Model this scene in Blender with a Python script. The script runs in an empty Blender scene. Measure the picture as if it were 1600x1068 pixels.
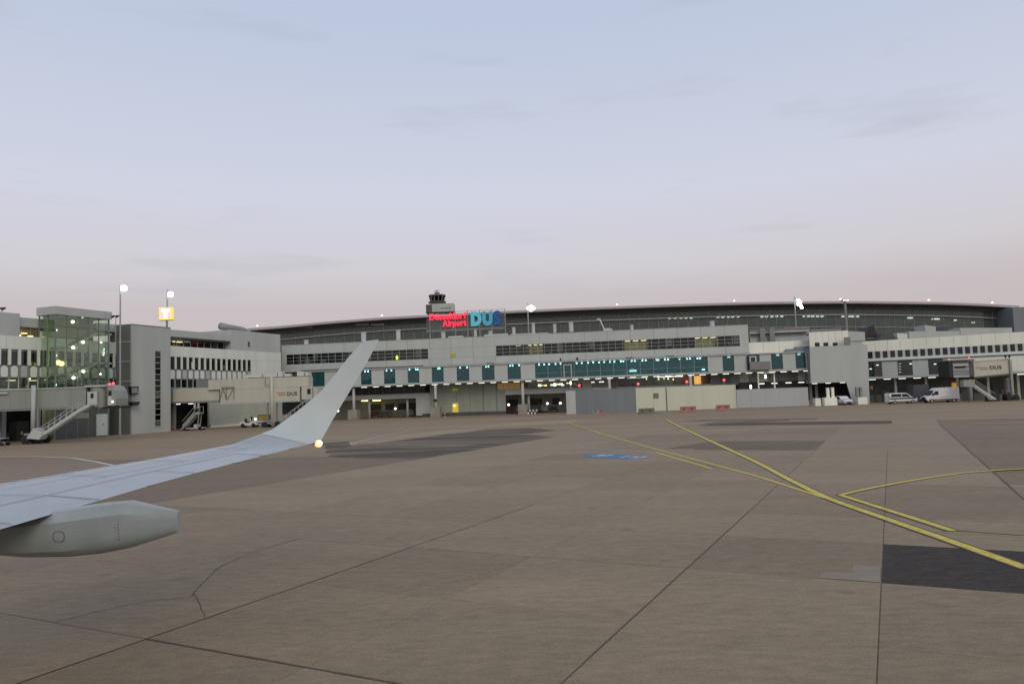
import bpy, bmesh, math, random
from mathutils import Vector, Matrix
random.seed(7)
S = bpy.context.scene
COL = S.collection
# ---------------------------------------------------------------- camera
FPX = 1155.0; EYE = 4.1
ROLL = math.radians(2.0); PITCH = math.atan(82 / FPX)
cam = bpy.data.objects.new('camera', bpy.data.cameras.new('camera')); COL.objects.link(cam)
fw = Vector((0, math.cos(PITCH), math.sin(PITCH)))
up0 = Vector((0, -math.sin(PITCH), math.cos(PITCH))); rt0 = Vector((1, 0, 0))
rt = rt0 * math.cos(ROLL) - up0 * math.sin(ROLL)
up = up0 * math.cos(ROLL) + rt0 * math.sin(ROLL)
cam.matrix_world = Matrix(((rt.x, up.x, -fw.x, 0), (rt.y, up.y, -fw.y, 0), (rt.z, up.z, -fw.z, EYE), (0, 0, 0, 1)))
cam.data.sensor_fit = 'HORIZONTAL'; cam.data.sensor_width = 36; cam.data.lens = 36 * FPX / 1600
cam.data.clip_start = 0.1; cam.data.clip_end = 6000
S.camera = cam
EYEP = Vector((0, 0, EYE))
# ---------------------------------------------------------------- dusk sky, weak soft sun from behind the viewer
W = bpy.data.worlds.new('World'); S.world = W; W.use_nodes = True
nt = W.node_tree; N = nt.nodes; LK = nt.links
bg = N['Background']; bg.inputs[1].default_value = 1.0
sky = N.new('ShaderNodeTexSky'); sky.sky_type = 'NISHITA'; sky.sun_disc = False
sky.sun_elevation = math.radians(33); sky.sun_rotation = math.radians(159); sky.ozone_density = 2.0
tc = N.new('ShaderNodeTexCoord'); sx = N.new('ShaderNodeSeparateXYZ'); LK.new(tc.outputs['Generated'], sx.inputs[0])
ramp = N.new('ShaderNodeValToRGB'); LK.new(sx.outputs[2], ramp.inputs[0])
r = ramp.color_ramp; r.interpolation = 'LINEAR'
SKYC = [(0.0, (.495, .415, .425)), (.05, (.525, .445, .450)), (.12, (.555, .490, .500)), (.165, (.615, .580, .605)), (.26, (.618, .632, .728)), (.46, (.500, .565, .710)), (1.0, (.46, .53, .66))]
while len(r.elements) < len(SKYC): r.elements.new(.5)
for e, (p_, c_) in zip(r.elements, SKYC): e.position = p_; e.color = (*c_, 1)
# thin streaky cloud, everywhere in the sky
mp = N.new('ShaderNodeMapping'); mp.inputs['Scale'].default_value = (1.6, 1.6, 9); mp.inputs['Location'].default_value = (3.9, 2.1, 6.3); LK.new(tc.outputs['Generated'], mp.inputs[0])
nz = N.new('ShaderNodeTexNoise'); nz.inputs['Scale'].default_value = 1.7; nz.inputs['Detail'].default_value = 6; nz.inputs['Roughness'].default_value = .58
LK.new(mp.outputs[0], nz.inputs['Vector'])
cr = N.new('ShaderNodeMapRange'); cr.inputs[1].default_value = .56; cr.inputs[2].default_value = .80; cr.inputs[3].default_value = 0; cr.inputs[4].default_value = .50
LK.new(nz.outputs[0], cr.inputs[0])
mx = N.new('ShaderNodeMix'); mx.data_type = 'RGBA'; mx.inputs[7].default_value = (.40, .40, .47, 1)
LK.new(cr.outputs[0], mx.inputs[0]); LK.new(ramp.outputs[0], mx.inputs[6])
sc_ = N.new('ShaderNodeVectorMath'); sc_.operation = 'SCALE'; sc_.inputs[3].default_value = .006; LK.new(sky.outputs[0], sc_.inputs[0])
ad = N.new('ShaderNodeVectorMath'); ad.operation = 'ADD'; LK.new(mx.outputs[2], ad.inputs[0]); LK.new(sc_.outputs[0], ad.inputs[1])
LK.new(ad.outputs[0], bg.inputs[0])
sl = bpy.data.lights.new('sun', 'SUN'); sl.energy = .95; sl.angle = math.radians(30); sl.color = (1, .84, .62)
so = bpy.data.objects.new('sun', sl); COL.objects.link(so)
so.rotation_euler = Vector((-.35, .9, -.62)).to_track_quat('-Z', 'Y').to_euler()
S.view_settings.view_transform = 'Standard'; S.view_settings.look = 'None'; S.view_settings.exposure = 0; S.view_settings.gamma = 1
S.render.engine = 'CYCLES'
S.cycles.use_denoising = True; S.cycles.max_bounces = 8; S.cycles.transparent_max_bounces = 16
S.cycles.sample_clamp_indirect = 4
# ---------------------------------------------------------------- measuring helpers: photo pixel -> place
def ray(px, py): return fw * FPX + rt * (px - 800) - up * (py - 534)
def G(px, py, z=0.0):                      # where the sight line meets height z
    d = ray(px, py); return EYEP + d * ((z - EYE) / d.z)
def hz(px): return 616 - (px - 800) * .0349
def plan(px, Y):
    d = ray(px, hz(px)); return (d.x / d.y * Y, Y)
def atY(px, py, Y):
    d = ray(px, py); return EYEP + d * (Y / d.y)
# ---------------------------------------------------------------- materials
MATS = {}
def mat(name, col, rough=.6, metal=0.0, emit=0.0, ecol=None, var=.0, vscale=.3, streak=False, spec=.5, bump=0.0, rnd=0.0):
    if name in MATS: return MATS[name]
    m = bpy.data.materials.new(name); m.use_nodes = True; MATS[name] = m
    n = m.node_tree.nodes; l = m.node_tree.links; b = n['Principled BSDF']
    b.inputs['Base Color'].default_value = (*col, 1); b.inputs['Roughness'].default_value = rough
    b.inputs['Metallic'].default_value = metal; b.inputs['Specular IOR Level'].default_value = spec
    if emit:
        b.inputs['Emission Color'].default_value = (*(ecol or col), 1); b.inputs['Emission Strength'].default_value = emit
    if var or rnd:
        g = n.new('ShaderNodeNewGeometry'); mp = n.new('ShaderNodeMapping'); l.new(g.outputs['Position'], mp.inputs[0])
        mp.inputs['Scale'].default_value = (vscale, vscale, vscale * (.12 if streak else 1))
        t = n.new('ShaderNodeTexNoise'); t.inputs['Scale'].default_value = 1; t.inputs['Detail'].default_value = 7; t.inputs['Roughness'].default_value = .62
        l.new(mp.outputs[0], t.inputs['Vector'])
        mr = n.new('ShaderNodeMapRange'); mr.inputs[1].default_value = .3; mr.inputs[2].default_value = .7
        mr.inputs[3].default_value = 1 - var; mr.inputs[4].default_value = 1 + var * .6
        l.new(t.outputs[0], mr.inputs[0]); out = mr.outputs[0]
        if rnd:
            oi = n.new('ShaderNodeObjectInfo'); m2 = n.new('ShaderNodeMapRange'); m2.inputs[3].default_value = 1 - rnd; m2.inputs[4].default_value = 1 + rnd
            l.new(oi.outputs['Random'], m2.inputs[0]); mu = n.new('ShaderNodeMath'); mu.operation = 'MULTIPLY'
            l.new(out, mu.inputs[0]); l.new(m2.outputs[0], mu.inputs[1]); out = mu.outputs[0]
        vm = n.new('ShaderNodeVectorMath'); vm.operation = 'SCALE'; vm.inputs[0].default_value = col; l.new(out, vm.inputs[3])
        l.new(vm.outputs[0], b.inputs['Base Color'])
        if bump:
            bp = n.new('ShaderNodeBump'); bp.inputs['Strength'].default_value = bump; bp.inputs['Distance'].default_value = .02
            t2 = n.new('ShaderNodeTexNoise'); t2.inputs['Scale'].default_value = 14; t2.inputs['Detail'].default_value = 5
            l.new(g.outputs['Position'], t2.inputs['Vector']); l.new(t2.outputs[0], bp.inputs['Height']); l.new(bp.outputs[0], b.inputs['Normal'])
    return m
def glass(name, tint, refl=.5, rough=.03, body=None, bodyf=.0):
    if name in MATS: return MATS[name]
    m = bpy.data.materials.new(name); m.use_nodes = True; MATS[name] = m
    n = m.node_tree.nodes; l = m.node_tree.links; n.remove(n['Principled BSDF'])
    tr = n.new('ShaderNodeBsdfTransparent'); tr.inputs[0].default_value = (*[c ** .5 for c in tint], 1)
    gl = n.new('ShaderNodeBsdfGlossy'); gl.inputs['Roughness'].default_value = rough; gl.inputs[0].default_value = (.9, .95, .95, 1)
    lw = n.new('ShaderNodeFresnel'); lw.inputs[0].default_value = 1.6
    mm = n.new('ShaderNodeMath'); mm.operation = 'MULTIPLY'; mm.inputs[1].default_value = refl * 2; mm.use_clamp = True; l.new(lw.outputs[0], mm.inputs[0])
    mix = n.new('ShaderNodeMixShader'); l.new(mm.outputs[0], mix.inputs[0]); l.new(gl.outputs[0], mix.inputs[2])
    if body:
        df = n.new('ShaderNodeBsdfDiffuse'); df.inputs[0].default_value = (*body, 1)
        m0 = n.new('ShaderNodeMixShader'); m0.inputs[0].default_value = bodyf
        l.new(tr.outputs[0], m0.inputs[1]); l.new(df.outputs[0], m0.inputs[2]); l.new(m0.outputs[0], mix.inputs[1])
    else: l.new(tr.outputs[0], mix.inputs[1])
    l.new(mix.outputs[0], n['Material Output'].inputs[0]); return m
mat('white', (.66, .70, .63), .5, var=.10, vscale=.35, streak=True)
mat('panel', (.46, .50, .475), .5, var=.07, vscale=.4, streak=True, rnd=.035)
mat('cream', (.82, .82, .71), .55, var=.10, vscale=.4, streak=True, rnd=.03)
mat('fasc', (.42, .455, .44), .5, var=.1, vscale=.5)
mat('grey', (.43, .46, .44), .6, var=.10, vscale=.3, streak=True)
mat('towergrey', (.40, .42, .40), .6, var=.12, vscale=.3, streak=True)
mat('midgrey', (.22, .225, .22), .65, var=.15, vscale=.4)
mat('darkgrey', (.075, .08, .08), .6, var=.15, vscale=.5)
mat('black', (.012, .012, .013), .5)
mat('steel', (.35, .36, .37), .4, .5, var=.1, vscale=1)
mat('interior', (.17, .185, .165), .8, var=.2, vscale=.5)
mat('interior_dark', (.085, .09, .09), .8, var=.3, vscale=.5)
mat('interior_teal', (.10, .20, .21), .8, var=.2, vscale=.5)
mat('stairwall', (.36, .36, .22), .8, var=.2, vscale=.4)
mat('framegreen', (.16, .21, .18), .5)
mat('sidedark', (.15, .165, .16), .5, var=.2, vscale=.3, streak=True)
mat('cabcore', (.06, .075, .09), .5)
mat('darkslate', (.10, .11, .13), .5, var=.1, vscale=.5)
mat('hallback', (.055, .068, .064), .8, var=.25, vscale=.15)
mat('pierwall', (.42, .435, .355), .6, var=.1, vscale=.4, streak=True)
mat('maroon', (.09, .03, .03), .6)
mat('baywall', (.50, .50, .44), .8, var=.2, vscale=.4)
mat('signolive', (.30, .30, .03), .5, emit=.12, ecol=(.6, .6, .05))
mat('doorlit', (.55, .45, .05), .5, emit=.30, ecol=(.9, .7, .08))
mat('warmwall', (.78, .72, .50), .8)
mat('concreteblock', (.30, .28, .25), .8, var=.2, vscale=.8)
mat('sectional', (.30, .325, .275), .6, var=.12, vscale=.4, streak=True, rnd=.04)
mat('bridgecream', (.50, .495, .415), .5, var=.10, vscale=.5, streak=True)
mat('bridgegrey', (.275, .30, .265), .55, var=.12, vscale=.5, streak=True)
mat('hoardblue', (.175, .20, .22), .5, var=.08, vscale=.4, streak=True, rnd=.03)
mat('hoardcream', (.575, .595, .47), .55, var=.06, vscale=.4, streak=True)
mat('hoardgrey', (.40, .425, .43), .5, var=.06, vscale=.4, streak=True)
mat('red', (.45, .05, .05), .5, var=.15, vscale=2)
mat('redfaded', (.36, .15, .13), .6, var=.25, vscale=2)
mat('olive', (.16, .15, .10), .6, var=.2, vscale=2)
mat('rubber', (.02, .02, .02), .8)
mat('vanwhite', (.66, .67, .68), .3, var=.05, vscale=1)
mat('yellowsign', (.75, .42, .03), .5, emit=.25)
mat('roofmetal', (.20, .205, .21), .55, var=.15, vscale=.15)
mat('roofedge', (.42, .40, .40), .5, var=.08, vscale=.1)
mat('duct', (.30, .29, .30), .5, .2, var=.15, vscale=1)
mat('vent', (.55, .56, .55), .5, var=.1, vscale=1)
mat('lampwhite', (1, 1, 1), emit=4.0, ecol=(1, .97, .9))
mat('lamphall', (1, 1, 1), emit=2.2, ecol=(1, .98, .92))
mat('downlamp', (1, 1, 1), emit=11, ecol=(.9, 1, .97))
mat('lamproom', (1, .9, .6), emit=1.8, ecol=(1, .88, .50))
mat('lampsoft', (1, 1, 1), emit=1.5, ecol=(1, .97, .88))
mat('lampcool', (1, 1, 1), emit=6.0, ecol=(.85, 1, 1))
mat('lampdim', (.9, .9, .8), emit=1.1, ecol=(1, .95, .8))
mat('lampwarm', (1, .8, .4), emit=5.0, ecol=(1, .72, .30))
mat('lampyellow', (1, .9, .4), emit=3.2, ecol=(1, .86, .30))
mat('lamporange', (1, .5, .1), emit=1.6, ecol=(1, .45, .10))
mat('lampgreen', (.5, .7, .1), emit=1.2, ecol=(.55, .75, .05))
mat('lampred', (1, .1, .1), emit=3.0, ecol=(1, .05, .08))
mat('flood', (1, 1, 1), emit=7.0, ecol=(1, .97, .86))
mat('strobe', (1, .8, .5), emit=9.0, ecol=(1, .80, .50))
mat('orangeglow', (1, .5, .1), emit=1.5, ecol=(1, .50, .14))
mat('letterred', (.8, .02, .05), emit=1.5, ecol=(1, .02, .06))
mat('dus_d', (.10, .42, .50), emit=.28, ecol=(.10, .50, .60))
mat('dus_u', (.06, .30, .44), emit=.26, ecol=(.05, .40, .58))
mat('dus_s', (.02, .07, .22), emit=.16, ecol=(.02, .14, .42))
mat('amber', (.45, .32, .16), .6, emit=.10, ecol=(.8, .42, .08))
glass('teal', (.20, .46, .48), .42, body=(.04, .17, .19), bodyf=.30)
glass('teal2', (.26, .52, .54), .36, body=(.05, .20, .215), bodyf=.30)
glass('greyglass', (.35, .44, .42), .5)
glass('bandglass', (.50, .56, .55), .34)
glass('stairglass', (.70, .80, .66), .13)
glass('hallglass', (.52, .60, .56), .30, body=(.19, .235, .215), bodyf=.30)
glass('terraceglass', (.30, .34, .33), .04)
glass('darkglass', (.10, .11, .12), .55)
def M(n): return MATS[n]
# ---------------------------------------------------------------- mesh helpers
class MB:
    def __init__(s): s.v = []; s.f = []
    def box(s, x0, x1, y0, y1, z0, z1):
        b = len(s.v); s.v += [(x, y, z) for z in (z0, z1) for x, y in ((x0, y0), (x1, y0), (x1, y1), (x0, y1))]
        s.f += [tuple(b + i for i in q) for q in ((3, 2, 1, 0), (4, 5, 6, 7), (0, 1, 5, 4), (1, 2, 6, 5), (2, 3, 7, 6), (3, 0, 4, 7))]; return s
    def bar(s, a, b, w, h=None):
        a = Vector(a); b = Vector(b); h = h or w; d = (b - a).normalized()
        u = Vector((0, 0, 1)) if abs(d.z) < .95 else Vector((1, 0, 0))
        r_ = d.cross(u).normalized() * (w / 2); t = d.cross(r_).normalized() * (h / 2); k = len(s.v)
        for p in (a, b): s.v += [tuple(p + r_ + t), tuple(p - r_ + t), tuple(p - r_ - t), tuple(p + r_ - t)]
        s.f += [tuple(k + i for i in q) for q in ((0, 1, 2, 3), (7, 6, 5, 4), (0, 4, 5, 1), (1, 5, 6, 2), (2, 6, 7, 3), (3, 7, 4, 0))]; return s
    def cyl(s, a, b, r0, r1=None, n=12):
        a = Vector(a); b = Vector(b); r1 = r0 if r1 is None else r1; d = (b - a).normalized()
        u = Vector((0, 0, 1)) if abs(d.z) < .95 else Vector((1, 0, 0)); x = d.cross(u).normalized(); y = d.cross(x); k = len(s.v)
        for p, r_ in ((a, r0), (b, r1)):
            for i in range(n):
                t = 2 * math.pi * i / n; s.v.append(tuple(p + x * (r_ * math.cos(t)) + y * (r_ * math.sin(t))))
        for i in range(n): j = (i + 1) % n; s.f.append((k + i, k + j, k + n + j, k + n + i))
        s.f += [tuple(k + i for i in reversed(range(n))), tuple(k + n + i for i in range(n))]; return s
    def prism(s, pts, y0, y1):              # polygon in x,z drawn through y
        k = len(s.v); n = len(pts)
        s.v += [(x, y0, z) for x, z in pts] + [(x, y1, z) for x, z in pts]
        s.f += [tuple(k + i for i in range(n)), tuple(k + n + i for i in reversed(range(n)))]
        for i in range(n): j = (i + 1) % n; s.f.append((k + j, k + i, k + n + i, k + n + j))
        return s
    def ring(s, loops, cap=True, closed=True):
        k = len(s.v); n = len(loops[0])
        for lp in loops: s.v += [tuple(p) for p in lp]
        for a in range(len(loops) - 1):
            for i in range(n if closed else n - 1):
                j = (i + 1) % n; s.f.append((k + a * n + i, k + a * n + j, k + (a + 1) * n + j, k + (a + 1) * n + i))
        if cap: s.f += [tuple(k + i for i in reversed(range(n))), tuple(k + (len(loops) - 1) * n + i for i in range(n))]
        return s
    def sphere(s, c, r_, n=8):
        loops = []
        for a in range(1, n // 2 + 2):
            t = math.pi * a / (n // 2 + 2); loops.append([(c[0] + r_ * math.sin(t) * math.cos(2 * math.pi * i / n), c[1] + r_ * math.sin(t) * math.sin(2 * math.pi * i / n), c[2] - r_ * math.cos(t)) for i in range(n)])
        return s.ring(loops)
    def mesh(s, name, m, smooth=False):
        me = bpy.data.meshes.new(name); me.from_pydata(s.v, [], s.f); me.materials.append(M(m) if isinstance(m, str) else m)
        bm = bmesh.new(); bm.from_mesh(me); bmesh.ops.recalc_face_normals(bm, faces=bm.faces); bm.to_mesh(me); bm.free()
        if smooth:
            for p in me.polygons: p.use_smooth = True
        return me
    def build(s, name, m, parent=None, loc=(0, 0, 0), smooth=False):
        return put(name, s.mesh(name, m, smooth), parent, loc)
def put(name, me, parent=None, loc=(0, 0, 0), scale=None, rz=0):
    o = bpy.data.objects.new(name, me); COL.objects.link(o); o.location = loc
    if scale: o.scale = scale
    if rz: o.rotation_euler = (0, 0, rz)
    if parent: o.parent = parent
    return o
UNIT = {}
def box(name, par, x0, x1, y0, y1, z0, z1, m):          # one box piece; alike pieces share their mesh
    if m not in UNIT: UNIT[m] = MB().box(-.5, .5, -.5, .5, -.5, .5).mesh('block_' + m, m)
    return put(name, UNIT[m], par, ((x0 + x1) / 2, (y0 + y1) / 2, (z0 + z1) / 2), (abs(x1 - x0), abs(y1 - y0), abs(z1 - z0)))
DISC = {}
def disc(name, par, c, r_, m, h=.06):
    k = (m, 'd')
    if k not in DISC: DISC[k] = MB().cyl((0, 0, -.5), (0, 0, .5), 1, n=10).mesh('disc_' + m, m)
    return put(name, DISC[k], par, c, (r_, r_, h))
def ball(name, par, c, r_, m):
    k = (m, 's')
    if k not in DISC: DISC[k] = MB().sphere((0, 0, 0), 1, 10).mesh('ball_' + m, m, True)
    return put(name, DISC[k], par, c, (r_, r_, r_))
def tag(o, label, cat, group=None):
    o['label'] = label; o['category'] = cat
    if group: o['group'] = group
    return o
def thing(name, label, cat, loc=(0, 0, 0), rz=0, group=None):
    o = bpy.data.objects.new(name, None); COL.objects.link(o); o.location = loc; o.rotation_euler = (0, 0, rz); o.empty_display_size = .3
    return tag(o, label, cat, group)
def struct(o, kind='structure'): o['kind'] = kind; return o
class Facade:                               # a wall line in plan; local x along it, y away from the viewer, z up
    def __init__(s, A, B):
        s.A = Vector((A[0], A[1], 0)); d = Vector((B[0] - A[0], B[1] - A[1], 0)); s.len = d.length; s.d = d.normalized()
        s.n = Vector((-s.d.y, s.d.x, 0)); s.rz = math.atan2(s.d.y, s.d.x)
    def u(s, px, z, v=0):
        o = s.A + s.n * v + Vector((0, 0, z)) - EYEP; k = px - 800
        return (FPX * o.dot(rt) - k * o.dot(fw)) / (k * s.d.dot(fw) - FPX * s.d.dot(rt))
    def uz(s, px, py, v=0):
        d = ray(px, py); o = s.A + s.n * v; t = (o - EYEP).dot(s.n) / d.dot(s.n); P = EYEP + d * t
        return (P - o).dot(s.d), P.z
    def W(s, u, v, z): return s.A + s.d * u + s.n * v + Vector((0, 0, z))
    def root(s, name, label, cat): return thing(name, label, cat, s.A, s.rz)
GL = {}
def glyph(ch, m, depth=.08, off=0.0):
    k = (ch, m, depth, off)
    if k not in GL:
        cu = bpy.data.curves.new('glyph', 'FONT'); cu.body = ch; cu.size = 1; cu.extrude = depth / 2; cu.offset = off; cu.resolution_u = 3
        o = bpy.data.objects.new('glyph', cu); COL.objects.link(o); bpy.context.view_layer.update()
        me = bpy.data.meshes.new_from_object(o.evaluated_get(bpy.context.evaluated_depsgraph_get()))
        bpy.data.objects.remove(o); me.materials.clear(); me.materials.append(M(m)); me.name = 'letter'
        xs = [v.co.x for v in me.vertices]; GL[k] = (me, min(xs), max(xs))
    return GL[k]
def letters(par, text, x0, x1, y, z, h, m, depth=.08, off=0.0, gap=.10, mats=None):
    # upright lettering facing the viewer, baseline at z, spread from x0 to x1; h = capital height
    gs = [None if c == ' ' else glyph(c, (mats[i] if mats else m), depth, off) for i, c in enumerate(text)]
    w = sum((.35 if g is None else g[2] - g[1]) for g in gs) + gap * (len(gs) - 1)
    sx_ = (x1 - x0) / w; sz = h / .70; x = x0
    for g in gs:
        if g is None: x += (.35 + gap) * sx_; continue
        o = put('letter', g[0], par, (x - g[1] * sx_, y, z), (sx_, sz, 1)); o.rotation_euler = (math.pi / 2, 0, 0)
        x += (g[2] - g[1] + gap) * sx_
# ================================================================ apron
def ground_mat(name, col, var, rough=.75, fine=.12, rnd=0.0, stretch=None):
    m = bpy.data.materials.new(name); m.use_nodes = True; MATS[name] = m
    n = m.node_tree.nodes; l = m.node_tree.links; b = n['Principled BSDF']; b.inputs['Roughness'].default_value = rough; b.inputs['Specular IOR Level'].default_value = .25
    g = n.new('ShaderNodeNewGeometry'); val = None
    for sc, amt, st in ((.09, var, stretch), (.6, var * .45, .22), (5, fine * 1.2, .4), (30, fine * 1.6, None)):
        mp = n.new('ShaderNodeMapping'); l.new(g.outputs['Position'], mp.inputs[0]); mp.inputs['Rotation'].default_value = (0, 0, math.radians(27))
        mp.inputs['Scale'].default_value = (sc * (st or 1), sc, sc)
        t = n.new('ShaderNodeTexNoise'); t.inputs['Scale'].default_value = 1; t.inputs['Detail'].default_value = 5; t.inputs['Roughness'].default_value = .6; l.new(mp.outputs[0], t.inputs['Vector'])
        mr = n.new('ShaderNodeMapRange'); mr.inputs[1].default_value = .3; mr.inputs[2].default_value = .7; mr.inputs[3].default_value = 1 - amt; mr.inputs[4].default_value = 1 + amt; l.new(t.outputs[0], mr.inputs[0])
        if val is None: val = mr.outputs[0]
        else:
            mu = n.new('ShaderNodeMath'); mu.operation = 'MULTIPLY'; l.new(val, mu.inputs[0]); l.new(mr.outputs[0], mu.inputs[1]); val = mu.outputs[0]
    # dark drips and oil spots
    v = n.new('ShaderNodeTexVoronoi'); v.inputs['Scale'].default_value = .42; l.new(g.outputs['Position'], v.inputs['Vector'])
    mr = n.new('ShaderNodeMapRange'); mr.inputs[1].default_value = .02; mr.inputs[2].default_value = .11; mr.inputs[3].default_value = .80; mr.inputs[4].default_value = 1; l.new(v.outputs['Distance'], mr.inputs[0])
    mu = n.new('ShaderNodeMath'); mu.operation = 'MULTIPLY'; l.new(val, mu.inputs[0]); l.new(mr.outputs[0], mu.inputs[1]); val = mu.outputs[0]
    if rnd:
        oi = n.new('ShaderNodeObjectInfo'); m2 = n.new('ShaderNodeMapRange'); m2.inputs[3].default_value = 1 - rnd; m2.inputs[4].default_value = 1 + rnd
        l.new(oi.outputs['Random'], m2.inputs[0]); mu = n.new('ShaderNodeMath'); mu.operation = 'MULTIPLY'; l.new(val, mu.inputs[0]); l.new(m2.outputs[0], mu.inputs[1]); val = mu.outputs[0]
    vm = n.new('ShaderNodeVectorMath'); vm.operation = 'SCALE'; vm.inputs[0].default_value = col; l.new(val, vm.inputs[3]); l.new(vm.outputs[0], b.inputs['Base Color'])
    bp = n.new('ShaderNodeBump'); bp.inputs['Strength'].default_value = .25; bp.inputs['Distance'].default_value = .01
    t2 = n.new('ShaderNodeTexNoise'); t2.inputs['Scale'].default_value = 60; l.new(g.outputs['Position'], t2.inputs['Vector']); l.new(t2.outputs[0], bp.inputs['Height']); l.new(bp.outputs[0], b.inputs['Normal'])
    return m
ground_mat('asphalt', (.262, .196, .126), .13, fine=.12, stretch=.35)
ground_mat('slab', (.238, .182, .119), .15, fine=.12, rnd=.085, stretch=.4)
ground_mat('nearpatch', (.034, .026, .019), .14, fine=.45)
ground_mat('darkslab', (.150, .115, .075), .10, fine=.20, rnd=.03)
ground_mat('newasphalt', (.074, .056, .036), .14, fine=.2, stretch=.3)
ground_mat('midasphalt', (.150, .113, .072), .12, fine=.15, stretch=.4)
ground_mat('sideasphalt', (.192, .145, .093), .12, fine=.15, stretch=.4)
ground_mat('paleslab', (.262, .200, .134), .12, fine=.10, rnd=.04, stretch=.4)
ground_mat('leftasphalt', (.190, .141, .092), .14, fine=.15, stretch=.35)
ground_mat('paleasphalt', (.30, .232, .155), .12, fine=.1, stretch=.4)
ground_mat('repair', (.24, .20, .155), .12, fine=.1)
ground_mat('hatchred', (.225, .165, .115), .10, fine=.1)
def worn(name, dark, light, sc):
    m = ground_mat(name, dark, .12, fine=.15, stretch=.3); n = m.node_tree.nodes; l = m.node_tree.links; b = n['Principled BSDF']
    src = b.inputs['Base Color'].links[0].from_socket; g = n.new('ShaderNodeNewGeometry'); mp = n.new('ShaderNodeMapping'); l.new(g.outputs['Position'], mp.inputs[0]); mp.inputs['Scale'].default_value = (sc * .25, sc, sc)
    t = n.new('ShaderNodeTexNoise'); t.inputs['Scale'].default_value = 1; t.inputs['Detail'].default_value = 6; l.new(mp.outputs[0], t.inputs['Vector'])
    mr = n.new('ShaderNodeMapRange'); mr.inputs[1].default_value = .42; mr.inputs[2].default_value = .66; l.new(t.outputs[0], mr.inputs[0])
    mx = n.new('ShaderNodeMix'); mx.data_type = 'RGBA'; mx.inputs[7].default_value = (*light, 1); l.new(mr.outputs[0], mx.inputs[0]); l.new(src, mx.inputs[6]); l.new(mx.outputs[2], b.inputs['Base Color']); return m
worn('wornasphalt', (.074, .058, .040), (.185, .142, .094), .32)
mat('tar', (.085, .067, .047), .85); mat('paintyellow', (.60, .47, .055), .65, var=.38, vscale=6); mat('paintedge', (.05, .045, .04), .7, var=.2, vscale=2)
mat('paintwhite', (.52, .50, .46), .6, var=.25, vscale=2); mat('paintblue', (.04, .15, .30), .6, var=.18, vscale=2); mat('palestripe', (.30, .228, .165), .7, var=.15, vscale=1)
apron = MB(); apron.v = [(-2500, -300, 0), (2500, -300, 0), (2500, 4500, 0), (-2500, 4500, 0)]; apron.f = [(0, 1, 2, 3)]
apron = struct(apron.build('apron', 'asphalt'))
AX = math.radians(26.98)
e1 = Vector((math.sin(AX), math.cos(AX), 0)); e2 = Vector((math.cos(AX), -math.sin(AX), 0))
def gp(a, b, z=0): p = e1 * a + e2 * b; return (p.x, p.y, z)
slab_me = {k: MB().box(-.5, .5, -.5, .5, 0, 1).mesh('slab_' + k, k) for k in ('slab', 'darkslab', 'nearpatch', 'paleslab')}
CLX = {-7: -28.3, -6: -24.2, -5: -20.2, -4: -16.1, -3: -12.0, -2: -8.3, -1: -4.4, 0: -.43, 1: 3.7}
def cl(k): return CLX.get(k, -.43 + 4.05 * k)            # joints running away from the viewer
def rw(k): return .82 + 4.05 * k            # cross joints
ST = .022
def slab(a0, a1, b0, b1, kind='slab', majors=(0, 0, 0, 0)):
    g = [(.011 if m else .005) for m in majors]
    a0 += g[0]; a1 -= g[1]; b0 += g[2]; b1 -= g[3]
    p = gp((a0 + a1) / 2, (b0 + b1) / 2, 0)
    put('concrete_slab', slab_me[kind], apron, p, (b1 - b0, a1 - a0, ST + random.uniform(-.002, .003)), -AX)
for i in range(0, 12):                       # near field: 4 m slabs
    for j in range(-7, 6):
        if j >= 1 and i > 7: continue
        if j < -3 and i < 1: continue
        a = (rw(i) + rw(i + 1)) / 2; b = (cl(j) + cl(j + 1)) / 2
        P = gp(a, b)
        if P[1] < 4: continue
        kind = 'slab'
        if i == 4 and j in (0, 1, 2): kind = 'nearpatch'
        if (i >= 8 and j in (-1, 0)) or (i >= 5 and j in (-7, -6)): kind = 'paleslab'
        slab(rw(i), rw(i + 1), cl(j), cl(j + 1), kind, (i % 2 == 0, i % 2 == 1, j % 2 == 1 or j > -1, (j + 1) % 2 == 1 or j > -2))
for i in range(12, 20, 2):                   # farther: 8 m bays
    for j in range(-7, 1, 2):
        kind = 'darkslab' if (i == 12 and j in (-3,)) else ('paleslab' if j in (-1, -7) else 'slab')
        slab(rw(i), rw(i + 2), cl(j), cl(j + 2), kind, (0, 0, 0, 0))
def sheet(name, pts, m, z): o = MB(); o.v = [(p[0], p[1], z) for p in pts]; o.f = [tuple(range(len(pts)))]; return o.build(name, m, apron)
def pxs(*q): return [G(*p) for p in q]
ZT = ST + .006
def ragged(pts, amp, n=10):
    out = []
    for p, q in zip(pts, pts[1:] + pts[:1]):
        for k in range(n): v = Vector(p).lerp(Vector(q), k / n); out.append(v + Vector((random.uniform(-amp, amp), random.uniform(-amp, amp), 0)) if k else v)
    return out
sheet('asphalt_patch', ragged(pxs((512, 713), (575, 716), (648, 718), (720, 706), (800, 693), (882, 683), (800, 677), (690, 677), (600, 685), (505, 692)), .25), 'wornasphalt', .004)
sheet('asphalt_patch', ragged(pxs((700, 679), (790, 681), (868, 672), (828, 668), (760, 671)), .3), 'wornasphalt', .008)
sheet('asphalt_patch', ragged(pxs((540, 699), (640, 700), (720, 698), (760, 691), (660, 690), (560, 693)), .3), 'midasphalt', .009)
sheet('asphalt_patch', ragged(pxs((1090, 664), (1120, 659), (1230, 655.5), (1230, 657), (1150, 661)), .3), 'midasphalt', ST + .012)
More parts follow.
